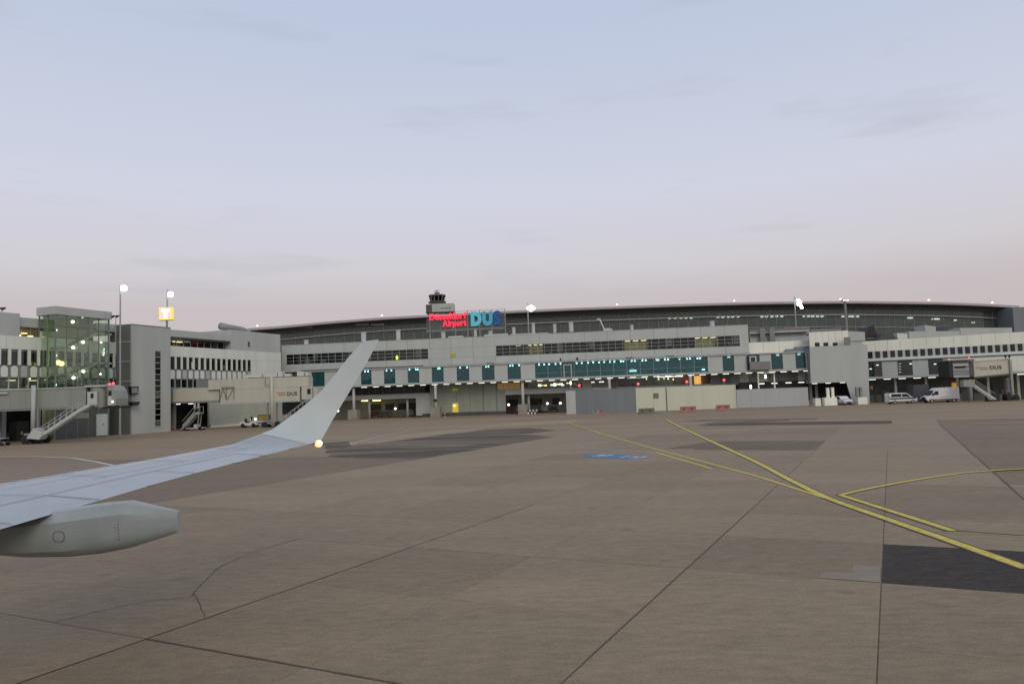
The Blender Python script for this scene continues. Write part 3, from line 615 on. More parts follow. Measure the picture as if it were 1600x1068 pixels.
for px in (1404.5,): # vertical white lettering-like sign strip inside the glazing
    for k in range(4): u, z = FR.uz(px + 1.5, 568 + k * 4.4, -.2); box('sign_bar', Rb, u - .2, u + .22, -.25, -.2, z - .06, z + .08, 'lampdim'); 
px = 1363
while px < 1600: u = ru(px, 4.5); box('soffit_lamp', Rb, u - .62, u + .62, -.1, .15, 4.50, 4.60, 'lampsoft'); px += 23.3
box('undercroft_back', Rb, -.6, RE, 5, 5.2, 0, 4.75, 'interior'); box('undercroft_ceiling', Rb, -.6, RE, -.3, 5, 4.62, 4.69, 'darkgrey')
for px in (1364, 1372, 1385, 1400, 1412, 1420, 1500, 1508, 1530, 1545, 1557, 1565, 1590): u = ru(px, 1, 3); w = random.uniform(.3, .9); box('undercroft_store', Rb, u - w, u + w, 3.2, 3.9, 0, random.uniform(.9, 3.2), random.choice(['interior', 'midgrey', 'darkgrey', 'olive', 'midgrey']))
for px in (1400, 1448, 1497, 1545, 1592): u = ru(px, 2, 1); box('pillar', Rb, u - .2, u + .2, 1.2, 1.6, 0, 4.62, 'grey')
u = ru(1361, 3.2, -.3); box('sign_board', Rb, u - .1, u + .35, -.6, -.5, 2.6, 3.3, 'redfaded')
# ================================================================ left pier
FL = Facade(plan(0, 99.1), plan(440, 155))
P = FL.root('pier_building', 'pale pier with narrow dark windows running back behind the stair tower', 'building')
LE = FL.len; L0 = -16
def lu(px, z=11, v=0): return FL.u(px, z, v)
uw0 = 29.45 - 1.4 * 32; wins = [uw0 + 1.4 * k for k in range(47) if uw0 + 1.4 * k > L0 + .5]
wend = wins[-1] + 1.0
for p, q in bands(L0, LE, 18): box('parapet_panel', P, p + .015, q - .015, 0, .3, 12.68, 14.5, 'white')
pu = L0
for a in wins:
    box('window_pier', P, pu, a, 0, .3, 10.5, 12.66, 'white'); pu = a + 1.0
    w = box('window', P, a, a + 1.0, .16, .20, 10.52, 12.66, 'darkglass' if random.random() < .8 else 'greyglass')
    if random.random() < .35: box('window_blind', P, a + .04, a + .96, .24, .27, 10.6 + random.uniform(.4, 1.4), 12.66, random.choice(['grey', 'midgrey', 'interior']))
    m = MB(); pts = []                       # rounded spandrel under each window
    for t in range(13): an = math.pi * t / 12; pts.append((a + .5 - .46 * math.cos(an), 9.95 + .42 * math.sin(an)))
    pts += [(a + .96, 9.05), (a + .86, 8.85), (a + .14, 8.85), (a + .04, 9.05)]
    if random.random() < .72: m.prism(pts, .02, .16).build('spandrel_panel', 'white', P)
    else: box('spandrel_panel', P, a + .05, a + .95, .06, .16, 8.85, 10.35, 'grey')
box('window_pier', P, pu, LE, 0, .3, 7.3, 12.66, 'white')
box('spandrel_band', P, L0, pu - .02, .18, .4, 8.7, 10.48, 'midgrey')
box('office_back', P, L0, LE - 6, 3, 3.2, 8.7, 12.6, 'interior_dark')
for k, a in enumerate(wins):                 # lower window row
    if a < 43: box('lower_window', P, a - .1, a + 1.15, .26, .30, 7.45, 8.6, 'greyglass'); box('lower_mullion', P, a - .25, a - .1, .2, .34, 7.3, 8.7, 'grey')
box('sill_band', P, L0, 44, .05, .4, 7.1, 7.3, 'grey'); box('lower_back', P, L0, 44, 2.2, 2.4, 6.9, 8.65, 'interior')
box('wall_panel', P, 35.5, 44, .1, .18, 7.32, 8.68, 'midgrey')
for k in (0, 1, 2, 3): box('room_lamp', P, 2 + 3.1 * k, 3 + 3.1 * k, 1.2, 1.6, 8.4, 8.5, 'lampyellow')
u, z = FL.uz(300, 568, .3); box('window_notice', P, u - .3, u + .3, .10, .14, z - .9, z + .3, 'white')
for px, py in ((324.5, 568),): u, z = FL.uz(px, py, .35); ball('room_lamp', P, (u, .35, z), .16, 'lampwhite')
# terrace storey set back above the parapet, and its roof
TS = 1.6
box('terrace_floor', P, L0, LE, .3, 12, 14.2, 14.4, 'midgrey')
tA, tB = FL.u(268, 15, TS), FL.u(368, 15, TS)
for k, (p, q) in enumerate(bands(tA - 4, tB, 12)):
    box('terrace_pane', P, p + .06, q - .06, TS, TS + .05, 14.42, 15.75, 'terraceglass'); box('terrace_mullion', P, p - .06, p + .06, TS - .05, TS + .1, 14.42, 15.75, 'grey')
box('terrace_room', P, tA - 4, tB, TS + 3, TS + 3.2, 14.4, 15.8, 'interior')
box('room_lamp', P, FL.u(272, 15.5, TS + 1), FL.u(284, 15.5, TS + 1), TS + .8, TS + 1.4, 15.5, 15.6, 'lampwarm'); box('room_screen', P, FL.u(272, 15, TS + 2), FL.u(285, 15, TS + 2), TS + 2.4, TS + 2.5, 14.5, 15.4, 'amber')
box('terrace_shade', P, tA - 4, tB + 4, TS - 1.4, TS + .4, 15.85, 16.05, 'darkgrey')
box('roof_fascia', P, FL.u(150, 16, .2), tB + 4, .2, .5, 16.15, 17.35, 'grey'); box('roof', P, FL.u(150, 16, .2), tB + 6, .5, 12, 16.9, 17.1, 'roofmetal')
box('terrace_prop', P, tB - .2, tB + .2, TS - 1.2, TS - .9, 14.4, 16.1, 'grey')
kA, kB = FL.u(361, 16.5, .05), FL.u(438, 16.5, .05)
box('head_block', P, kA, kB, .05, 10, 14.52, 18.35, 'grey'); u, z = FL.uz(389, 540, 0); box('vent_slot', P, u - .25, u + .3, -.01, .04, z - .2, z + .8, 'darkgrey')
box('end_recess', P, LE - .9, LE + .4, .4, 10, 0, 14.4, 'darkgrey')
# far left: blank attic wall and a lit terrace window
box('attic_wall', P, L0, FL.u(31, 16, 0), .0, .4, 14.52, 17.6, 'grey'); box('attic_wall', P, FL.u(31, 16, 0), FL.u(150, 16, .6), .6, .9, 15.9, 17.2, 'grey')
la, lb = FL.u(31, 15, 1), FL.u(62, 15, 1)
for p, q in bands(la, lb + 1.5, 3): box('terrace_pane', P, p + .05, q - .05, .9, .95, 14.5, 15.85, 'bandglass')
for k in range(3): box('room_lamp', P, la + .2 + k * .9, la + .8 + k * .9, 1.8, 2.2, 14.75 + .35 * (k % 2), 14.85 + .35 * (k % 2), 'lampwarm')
box('room_screen', P, la, lb + 1.5, 3.2, 3.4, 14.4, 15.9, 'amber'); box('attic_roof', P, L0, FL.u(150, 16, .6), .9, 12, 16.8, 17.0, 'roofmetal')
# ground storey
box('ground_wall', P, lu(327, 3), LE + .2, .0, .4, 0, 7.1, 'pierwall'); box('ground_kerb', P, lu(327, .2), lu(385, .2), -.35, -.01, 0, .35, 'cream')
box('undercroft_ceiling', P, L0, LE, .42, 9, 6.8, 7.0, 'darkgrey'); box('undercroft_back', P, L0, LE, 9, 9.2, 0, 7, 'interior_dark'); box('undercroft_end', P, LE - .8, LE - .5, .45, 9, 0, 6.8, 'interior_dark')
for q in range(-14, 36, 5): box('pillar', P, q - .3, q + .3, .6, 1.2, 0, 6.8, 'midgrey')
for q in range(-14, 34, 4): box('undercroft_store', P, q, q + random.uniform(1, 3), 5, 6.5, 0, random.uniform(1, 3.4), random.choice(['interior_dark', 'darkgrey', 'darkgrey']))
for px, py in ((278, 631), (298, 630.5)): u, z = FL.uz(px, py, 1.5); box('bay_or_fill_lamp', P, u - .5, u + .5, 1.4, 1.6, z - .05, z + .06, 'lampsoft')
for px, py in ((46, 590.5), (70, 645)): u, z = FL.uz(px, py, .5); ball('bay_or_fill_lamp', P, (u, .5, z), .18, 'lampyellow')
# ---- periscope-like exhaust pipe on the head block
u, z = FL.uz(352, 513, 3); z0 = 18.35
m = MB(); loops = []
path = [(u - 1.2, z + .35), (u + 1.5, z + .25), (u + 4.8, z + .1), (u + 6.6, z - .5), (u + 7.2, z0 - .3)]
for i, (a, b) in enumerate(path):
    d = Vector((path[min(i + 1, 4)][0] - path[max(i - 1, 0)][0], 0, path[min(i + 1, 4)][1] - path[max(i - 1, 0)][1])).normalized(); s = Vector((-d.z, 0, d.x)); r_ = .62 if i else .72
    loops.append([Vector((a, 3, b)) + s * (r_ * math.cos(2 * math.pi * k / 12)) + Vector((0, 1, 0)) * (r_ * math.sin(2 * math.pi * k / 12)) for k in range(12)])
ex = thing('exhaust_pipe', 'bent grey exhaust pipe lying on the roof of the left pier', 'pipe', FL.A, FL.rz); m.ring(loops).build('pipe_body', 'duct', ex, smooth=True); box('pipe_cradle', ex, u + .2, u + .6, 2.6, 3.4, z0, z - .3, 'steel')
# ================================================================ glazed stair tower
c1 = Vector((*plan(86, 103.5), 0)); FS = Facade(c1, c1 + FL.d * 10)
T_ = FS.root('stair_tower', 'green glass stair tower with lit landings at the left pier', 'stair tower')
SL = FS.u(170, 10); SD = 3.3; SZ = 18.75
box('roof_slab', T_, -.25, SL + .3, -.25, SD + .2, SZ - 1.15, SZ, 'grey')
nc, nr = 5, 7
for i in range(nc + 1): box('mullion', T_, SL * i / nc - (.10 if i in (0, nc) else .03), SL * i / nc + (.10 if i in (0, nc) else .03), -.02, .12, 0, SZ - 1.15, 'framegreen')
for k in range(nr + 1): z = 6.5 + (SZ - 1.2 - 6.5) * k / nr; box('rail', T_, 0, SL, .0, .05, z - .025, z + .025, 'framegreen'); box('rail', T_, .0, .05, .13, SD, z - .025, z + .025, 'framegreen')
for i in range(nc):
    for k in range(nr):
        z = 6.5 + (SZ - 1.2 - 6.5) * k / nr; z1 = 6.5 + (SZ - 1.2 - 6.5) * (k + 1) / nr
        box('glass_pane', T_, SL * i / nc + .08, SL * (i + 1) / nc - .08, .03, .06, z + .07, z1 - .07, 'stairglass')
for i in range(2):
    box('mullion', T_, -.02, .12, SD * (i + 1) / 2 - .07, SD * (i + 1) / 2 + .07, 0, SZ - 1.15, 'framegreen')
    for k in range(nr):
        z = 6.5 + (SZ - 1.2 - 6.5) * k / nr; z1 = 6.5 + (SZ - 1.2 - 6.5) * (k + 1) / nr
        box('glass_pane', T_, .03, .06, SD * i / 2 + .15, SD * (i + 1) / 2 - .08, z + .07, z1 - .07, 'stairglass')
box('back_wall', T_, .6, SL, SD - .12, SD - .02, 0, SZ - 1.15, 'stairwall')
box('base_wall', T_, 0, SL, .02, .2, 0, 6.4, 'darkgrey')
def su(px, py, v=1.6): return FS.uz(px, py, v)
for (x0, y0, x1, y1, xl0, xl1) in ((104, 540.5, 143, 519.5, 88, 166), (106, 584, 145, 565.5, 88, 166), (104, 627, 143, 606, 88, 166)):
    a, za = su(x0, y0); b, zb = su(x1, y1); e0, _ = su(xl0, y0); e3, _ = su(xl1, y1)
    m = MB().prism([(a, za), (b, zb), (b, zb - .35), (a, za - .35)], .6, 1.6); m.build('stair_flight', 'grey', T_)
    box('landing', T_, e0, a, .5, SD - .2, za - .3, za - .05, 'grey'); box('landing', T_, b, e3, .5, SD - .2, zb - .3, zb - .05, 'grey')
    n = 9; st = MB()
    for k in range(n): st.box(a + (b - a) * k / n, a + (b - a) * (k + 1) / n, .62, 1.58, za + (zb - za) * (k + .1) / n, za + (zb - za) * (k + 1) / n)
    st.build('steps', 'interior', T_)
    h = MB().bar((a, .55, za + 1.0), (b, .55, zb + 1.0), .07); h.bar((e0, .55, za + 1), (a, .55, za + 1), .07); h.bar((b, .55, zb + 1), (e3, .55, zb + 1), .07)
    for k in range(5): t = k / 4; h.bar((a + (b - a) * t, .55, za + (zb - za) * t), (a + (b - a) * t, .55, za + (zb - za) * t + 1), .04)
    h.build('handrail', 'steel', T_)
for px, py, r_ in ((113.6, 502.5, .24), (129, 494, .22), (114.5, 543, .24), (130, 534.5, .22), (115, 590, .24), (130.5, 580, .22), (158, 534.6, .16), (157, 584, .16), (69.5, 514, .17), (70, 554.5, .15), (70.5, 601, .15)):
    u, z = su(px, py, .4); ball('landing_lamp', T_, (max(u, .35), .4, z), r_, 'lampwhite')
for dx in (0, .45): u, z = su(86.5, 566, .5); ball('landing_lamp', T_, (u + dx + .5, .5, z - dx * .3), .36, 'lampyellow')
# white service door and dark base beside the tower
u0, _ = FS.uz(151, 660, -.2); u1, z1 = FS.uz(167.5, 646, -.2); box('service_door', T_, u0, u1, -.3, -.05, .15, z1, 'panel'); box('door_lock', T_, u0 + (u1 - u0) * .55, u0 + (u1 - u0) * .62, -.33, -.305, 1.7, 1.9, 'black')
# ================================================================ grey tower
c2 = Vector((*plan(206, 115.3), 0)); FG = Facade(c2, c2 + FL.d * 10)
Gt = FG.root('grey_tower', 'plain grey tower with one vertical strip of small windows', 'building')
gl = FG.u(266.5, 9); gz = 17.1; gd = 4.6
box('front_wall', Gt, 0, gl, 0, .3, 0, gz, 'towergrey'); box('coping', Gt, -.05, gl + .05, -.06, gd, gz, gz + .12, 'midgrey')
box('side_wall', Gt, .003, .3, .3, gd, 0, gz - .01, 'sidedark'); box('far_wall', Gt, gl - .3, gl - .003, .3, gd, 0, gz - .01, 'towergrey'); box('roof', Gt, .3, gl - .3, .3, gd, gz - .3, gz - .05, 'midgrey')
for k in (0, 1, 2): box('side_ledge', Gt, -.06, -.0, .4, 2.8, 8.2 + k * 3.1, 8.35 + k * 3.1, 'towergrey')
ua, zt = FG.uz(243, 547.5); ub, zb = FG.uz(251, 670)
u_a = FG.u(242.5, 8); u_b = FG.u(250.5, 8)
box('window_channel', Gt, u_a - .05, u_b + .05, -.02, -.004, .9, zt, 'midgrey')
nn = 13
for k in range(nn): z = 1.0 + (zt - 1.1) * k / nn; box('window_pane', Gt, u_a + .03, u_b - .03, -.04, -.025, z + .06, z + (zt - 1.1) / nn - .08, random.choice(['darkglass', 'greyglass', 'darkgrey'])); box('window_sill', Gt, u_a - .1, u_b + .1, -.12, -.022, z - .05, z + .02, 'grey')
# docking display on the tower corner
D = thing('docking_display', 'black docking guidance screen fixed to the corner of the grey tower', 'display', FG.A, FG.rz)
ua, z1 = FG.uz(202.5, 603.5, -.8); ub, z0 = FG.uz(215.5, 616, -.8)
m = MB().prism([(ua, z1), (ub, z1), (ub - .15, z0), (ua + .2, z0)], -1.0, -.5); m.build('screen_housing', 'black', D); box('screen', D, ua + .22, ub - .22, -1.03, -1.005, z0 + .2, z1 - .2, 'midgrey')
ua, z1 = FG.uz(203.5, 627.5, -.8); ub, z0 = FG.uz(217, 633, -.8); MB().prism([(ua, z1), (ub, z1), (ub - .35, z0), (ua + .3, z0)], -1.1, -.4).build('camera_housing', 'black', D); box('bracket', D, ua + .5, ub - .5, -.6, -.02, z1 - .1, z1 + 1.4, 'steel')
# ================================================================ jet bridges
mat('bellows', (.10, .10, .10), .8, var=.3, vscale=3)
def corr(name, par, x0, x1, y0, y1, z0, z1, m, n):      # ribbed tunnel wall: shell plus ribs
    s = box(name, par, x0, x1, y0, y1, z0, z1, m)
    for i in range(n + 1): x = x0 + (x1 - x0) * i / n; box('tunnel_rib', s, *[q for c, k, t in ((x - .05, x + .05, 0), (y0 - .04, y0 - .003, 1), (z0 + .1, z1 - .1, 2)) for q in ((c - s.location[t]) / s.scale[t], (k - s.location[t]) / s.scale[t])], m)
    return s
# --- left bridge, seen from the side
Y1 = 95.0
def wx(px, py, Y): p = atY(px, py, Y); return p.x, p.z
J1 = thing('jet_bridge', 'grey jet bridge in front of the glass stair tower', 'jet bridge', (0, Y1, 0))
xa, zt = wx(60, 608, Y1); _, zb = wx(60, 637.5, Y1); xr, _ = wx(134, 620, Y1)
corr('tunnel', J1, -82, xr, 0, 2.6, zb, zt, 'bridgegrey', 14); box('tunnel_roof', J1, -82, xr + .2, -.1, 2.7, zt, zt + .15, 'grey'); box('tunnel_sill', J1, -82, xr, -.12, 2.7, zb - .25, zb - .02, 'midgrey')
box('floodlight_tube', J1, -68.5, wx(14, 611, Y1)[0], -.3, -.1, zt - .45, zt - .22, 'grey')
xc0, _ = wx(134, 620, Y1); xc1, _ = wx(166, 620, Y1)
m = MB(); cx_ = (xc0 + xc1) / 2; R_ = (xc1 - xc0) / 2
m.cyl((cx_, 1.3, zb - .2), (cx_, 1.3, zt + .05), R_ * 1.02, n=20); m.build('rotunda', 'bridgegrey', J1)
box('rotunda_roof', J1, xc0 - .1, xc1 + .2, -.2, 2.8, zt + .06, zt + .3, 'grey')
x0, z0 = wx(137, 635, Y1 - .4); x1, z1 = wx(152, 609, Y1 - .4); box('cabin_door', J1, x0, x1, -.5, -.1, z0, z1 - .2, 'panel'); x, z = wx(144, 618, Y1 - .5); box('door_window', J1, x - .18, x + .18, -.54, -.505, z - .3, z + .3, 'black')
x0, _ = wx(166, 620, Y1); x1, _ = wx(169, 620, Y1); box('bellows', J1, x0, x1, -.3, 2.9, zb - .1, zt + .1, 'bellows')
x2, _ = wx(183, 620, Y1); m = MB().prism([(x1, zb), (x1, zt + .05), (x1 + .5, zt + .15), (x2 - .2, zt - .5), (x2, zt - 1.5), (x2 - .1, zb)], -.2, 2.8); m.build('cab', 'bridgegrey', J1); box('cab_window', J1, x1 + .15, x1 + .55, -.24, -.205, zb + 1.3, zt - .5, 'black'); box('cab_panel', J1, x1 + .12, x1 + .6, -.25, -.21, zb + .05, zb + 1.2, 'panel')
box('cab_floor', J1, x0 - .3, x2 + .3, -.4, 3, zb - .35, zb - .12, 'black'); box('cab_lamp', J1, x2 - .55, x2 - .35, -.3, -.2, zb + .35, zb + .65, 'lampdim')
o = None
for px in (171.5, 177): x, z = wx(px, 600 - (px - 171) * .2, Y1 - .2); ball('beacon', J1, (x, -.2, z), .17, 'lampred')
box('beacon_bracket', J1, wx(168, 602, Y1)[0], wx(178, 602, Y1)[0], -.25, -.15, zt + .1, zt + .45, 'steel')
xp, _ = wx(52, 640, Y1 - .8); m = MB().cyl((xp, -.8, 1.2), (xp, -.8, zt + .5), .27, n=12); m.build('lift_column', 'grey', J1, smooth=True); MB().cyl((xp, -.8, zt + .5), (xp, -.8, zt + .95), .22, .18, n=10).build('column_cap', 'black', J1)
x2, _ = wx(58, 640, Y1 - .8); m = MB(); m.box(xp - .9, x2 + .9, -1.2, .6, 1.0, 1.35); m.box(xp - .2, xp + .2, -1.0, -.5, .6, 1.1); m.box(x2 - .12, x2 + .12, -.7, -.4, 1.35, zb); m.build('undercarriage', 'midgrey', J1)
for dx in (-1.0, .6):
    for dy in (-1.1, .5): MB().cyl((xp + dx + .3, dy - .2, .55), (xp + dx + .3, dy + .2, .55), .55, n=16).build('wheel', 'rubber', J1)
# stairs of the left bridge
xa, za = wx(63, 684, Y1 - 1.5); xb, zb2 = wx(128, 641, Y1 - 1.5); xd, zd = wx(145, 632, Y1 - 1.5); za = max(za, .25)
m = MB()
for y in (-2.2, -1.2): m.bar((xa, y, za), (xb, y, zb2), .10, .38); m.bar((xb, y, zb2), (xd, y, zd), .10, .38)
m.build('stair_stringer', 'panel', J1)
m = MB()
for k in range(18): t = k / 17; m.box(xa + (xb - xa) * t - .12, xa + (xb - xa) * t + .14, -2.15, -1.25, za + (zb2 - za) * t - .02, za + (zb2 - za) * t + .03)
m.box(xb, xd + .4, -2.15, -1.25, zd - .1, zd); m.build('stair_treads', 'steel', J1)
m = MB()
for y in (-2.2, -1.2):
    m.bar((xa, y, za + 1.05), (xb, y, zb2 + 1.05), .06); m.bar((xa, y, za + .55), (xb, y, zb2 + .55), .04)
    for k in range(8): t = k / 7; m.bar((xa + (xb - xa) * t, y, za + (zb2 - za) * t), (xa + (xb - xa) * t, y, za + (zb2 - za) * t + 1.05), .05)
m.build('stair_railing', 'grey', J1)
x, z = wx(58, 676, Y1 - 2); m = MB().prism([(x - 1.1, .75), (x + .5, .55), (x + 1.0, 1.3), (x - .2, 2.0)], -2.4, -1.0); m.build('stair_foot', 'panel', J1)
box('equipment_box', J1, wx(121, 650, Y1)[0], wx(136, 650, Y1)[0], -.6, .4, wx(121, 653, Y1)[1], wx(121, 645, Y1)[1], 'bridgecream')
# --- middle bridge
Y2 = 126.0
J2 = thing('jet_bridge', 'cream two-storey jet bridge lettered DUS, partly hidden by the winglet', 'jet bridge', (0, Y2, 0))
def w2(px, py, dy=0): p = atY(px, py, Y2 + dy); return p.x, p.z
xl, zt = w2(326, 591); xr, _ = w2(493, 600); _, zb = w2(400, 627.5); _, zm = w2(400, 606)
zt2 = w2(400, 590.5)[1]
corr('tunnel', J2, xl, xr - 1.2, 0, 2.8, zm, zt2, 'bridgecream', 16); box('tunnel_lower', J2, w2(345, 610)[0], w2(469, 610)[0], -.25, 2.9, zb, zm - .02, 'bridgecream'); box('tunnel_seam', J2, xl, xr - 1.2, -.28, -.01, zm - .02, zm + .08, 'grey')
x0, z1 = w2(271, 607.5, .3); x1, z0 = w2(343, 625, .3); box('inner_tunnel', J2, x0, x1, .2, 2.6, z0, z1, 'bridgecream'); box('inner_tunnel_rail', J2, x0 - .5, x1, .1, 2.7, z0 - .3, z0 - .02, 'midgrey'); box('inner_tunnel_edge', J2, x0 - .4, x0 - .02, .1, 2.7, z0 - .3, z1 + .3, 'midgrey')
box('tunnel_sill', J2, w2(345, 628)[0], w2(470, 628)[0], -.3, 2.95, zb - .22, zb - .02, 'grey')
m = MB(); xs = [w2(p, 610)[0] for p in (345, 355, 366.5)]; zz = [w2(350, 605.5)[1], w2(350, 624)[1]]
for a, b in (((xs[0] + .5, zz[0]), (xs[0], zz[1])), ((xs[0] + .5, zz[0]), (xs[1], zz[1])), ((xs[1], zz[0]), (xs[1], zz[1])), ((xs[2], zz[0]), (xs[1] + .2, zz[1])), ((xs[2], zz[0]), (xs[2], zz[1]))): m.bar((a[0], -.36, a[1]), (b[0], -.36, b[1]), .09)
m.bar((xs[0] + .3, -.36, zz[0]), (xs[2] + .1, -.36, zz[0]), .22); m.build('hoist_frame', 'midgrey', J2)
x0, z0 = w2(449, 617.5, -.27); x1, z1 = w2(464.5, 611.5, -.27); letters(J2, 'DUS', x0, x1, -.30, z0, z1 - z0, 'darkgrey', .04, .02)
for k in range(2): a, z = w2(433, 613.5 + k * 3.5); b, _ = w2(447, 613); box('logo_line', J2, a + k * .3, b, -.29, -.255, z - .07, z + .07, 'redfaded')
xb0, _ = w2(469, 610); xb1, _ = w2(472, 610); box('bellows', J2, xb0, xb1, -.2, 2.9, zb - .1, zm, 'bellows'); xc, _ = w2(489, 610); box('cab', J2, xb1, xc, -.3, 3.0, zb + .1, zm - .05, 'bridgecream'); box('cab_window', J2, xc - .9, xc - .3, -.33, -.305, zb + 1.0, zb + 1.9, 'black'); box('cab_hood', J2, xc, xc + .8, -.2, 2.9, zb + .2, zm - .4, 'bridgecream'); box('cab_front', J2, xc + .02, xc + .10, -.35, -.22, zb + .2, zm - .3, 'bellows')
xp, _ = w2(424.5, 640, -1); m = MB().cyl((xp, -.9, .3), (xp, -.9, zt2 + .2), .22, n=12); m.build('lift_column', 'bridgecream', J2, smooth=True); m = MB(); m.box(xp - 1.2, xp - .05, -.85, -.75, zm + 1.2 - 1.9, zm + 1.9); m2 = MB(); m2.bar((w2(416, 600)[0], -.4, zt2), (w2(416, 600)[0], -.4, zm + .4), .08); m2.bar((w2(416, 603)[0], -.4, zm + .4), (xp, -.4, zm + .4), .08); m2.build('cable_loop', 'midgrey', J2)
for px in (418, 432): x, _ = w2(px, 650, -.3); box('support_leg', J2, x - .12, x + .12, -.3, .0, .3, zb - .2, 'midgrey')
for dx in (-1.2, 1.0):
    for dy in (-1.0, 1.5): MB().cyl((xp + dx, dy - .2, .5), (xp + dx, dy + .2, .5), .5, n=14).build('wheel', 'rubber', J2)
box('undercarriage', J2, xp - 1.8, xp + 1.7, -1.1, 1.8, .55, .95, 'midgrey')
for px, w, h in ((396, 3.0, .5), (419, 2.6, .75), (436, .8, .9), (447, .9, .5), (468, 1.2, .8), (478, .5, .6)): x, _ = w2(px, 588); box('roof_unit', J2, x - w / 2, x + w / 2, .6, 2.0, zt2 + .12, zt2 + .12 + h, 'vent'); box('unit_foot', J2, x - w / 2.4, x + w / 2.4, .8, 1.8, zt2 + .0, zt2 + .12, 'black')
m = MB(); a, za = w2(443, 662, -1.5); b, zb3 = w2(487, 627, -1.5); za = max(.25, za)
for y in (-2.0, -1.1): m.bar((a, y, za), (b, y, zb3), .1, .35); m.bar((a, y, za + 1.0), (b, y, zb3 + 1.0), .06)
for k in range(8): t = k / 7; m.bar((a + (b - a) * t, -2.0, za + (zb3 - za) * t), (a + (b - a) * t, -2.0, za + (zb3 - za) * t + 1), .05); m.bar((a + (b - a) * t, -2.0, za + (zb3 - za) * t), (a + (b - a) * t, -1.1, za + (zb3 - za) * t), .25, .04)
m.build('access_stairs', 'panel', J2)
# --- right bridge, coming towards the viewer
Y3 = 131.0
J3 = thing('jet_bridge', 'pale jet bridge lettered DUS beside the parked white van', 'jet bridge', (0, Y3, 0))
def w3(px, py, dy=0): p = atY(px, py, Y3 + dy); return p.x, p.z
x0, zt = w3(1520, 565); x1, ztr = w3(1578, 561); _, zb = w3(1521, 588.5); _, zbr = w3(1578, 583)
MB().prism([(x0, zb), (x1, zbr), (x1, ztr), (x0, zt)], 0, 2.8).build('tunnel', 'bridgepink' if 'bridgepink' in MATS else 'bridgecream', J3)
MB().prism([(x0, zt + .003), (x1, ztr + .003), (x1, ztr + .12), (x0, zt + .12)], -.1, 2.9).build('tunnel_roof', 'grey', J3); MB().prism([(x0, zb - .3), (x1, zbr - .3), (x1, zbr - .003), (x0, zb - .003)], -.1, 2.9).build('tunnel_sill', 'darkgrey', J3)
xa, z0 = w3(1547, 577.5, -.05); xb, z1 = w3(1565, 571.5, -.05); letters(J3, 'DUS', xa, xb, -.05, z0 + .1, z1 - z0, 'darkgrey', .04, .02)
for k in range(2): a, z = w3(1524 + k * 7, 574.5 + k * 2.5); b, _ = w3(1543, 574); box('logo_line', J3, a, b, -.04, -.005, z - .06, z + .06, 'redfaded')
a, z0 = w3(1484, 590, -.6); b, z1 = w3(1513, 562.5, -.6)
box('cab_roof', J3, a - .3, b + .8, -1.0, 2.8, z1 - .15, z1 + .12, 'darkgrey'); box('cab', J3, a + .6, b, -.6, 2.6, z0 + .1, z1 - .2, 'midgrey'); box('cab_window', J3, a + 1.0, b - .6, -.66, -.605, z0 + 1.6, z0 + 2.2, 'black'); box('cab_stripe', J3, a + .65, b - .05, -.70, -.61, z0 + 1.35, z0 + 1.52, 'panel'); box('cab_stripe', J3, a + .65, b - .05, -.70, -.61, z0 + .05, z0 + .25, 'panel'); box('cab_frame', J3, a - .1, a + .55, -.8, 2.6, z0 + .1, z1 - .2, 'black'); box('bellows', J3, b + .03, x0 - .02, -.2, 2.6, z0 + .2, z1 - .2, 'bellows')
box('cab_header', J3, a + .7, b - .1, -.68, -.61, z1 - .95, z1 - .6, 'grey')
for px, py in ((1483, 561.5), (1514, 558.5)): x, z = w3(px, py, -.9); ball('beacon', J3, (x, -.9, z), .12, 'lampred')
m = MB(); xa, za = w3(1518, 601, -1.5); xb, zb3 = w3(1552, 624, -1.5); zb3 = max(zb3, .15)
for y in (-2.2, -1.3): m.bar((xa, y, za), (xb, y, zb3), .1, .35); m.bar((xa, y, za + 1), (xb, y, zb3 + 1), .05)
for k in range(8): t = k / 7; m.bar((xa + (xb - xa) * t, -2.2, za + (zb3 - za) * t), (xa + (xb - xa) * t, -1.3, za + (zb3 - za) * t), .25, .04)
m.build('access_stairs', 'grey', J3); x, z = w3(1513, 598, -1.5); box('stair_landing', J3, x - 1.3, xa + .1, -2.3, -1.2, za - .3, za + .9, 'bridgegrey')
for px in (1516, 1574): x, _ = w3(px, 600, 1); box('support_leg', J3, x - .25, x + .25, .9, 1.5, 0, zb - .3, 'midgrey')
x, _ = w3(1551, 626, -1.8); box('stair_foot', J3, x - .9, x + .9, -2.4, -1.1, .02, .3, 'black')
xs_, zs_ = w3(1490, 600, -1); 
x, z = w3(1580, 560, -.5); box('rear_column', J3, x - .2, x + .2, -.3, .3, 0, z - .2, 'bridgegrey')
for px in (1571, 1577): x, z = w3(px, 556.5, -.4); disc('spot_lamp', J3, (x, -.4, z), .2, 'black', .3); box('spot_stem', J3, x - .04, x + .04, -.44, -.36, ztr, z - .1, 'black')
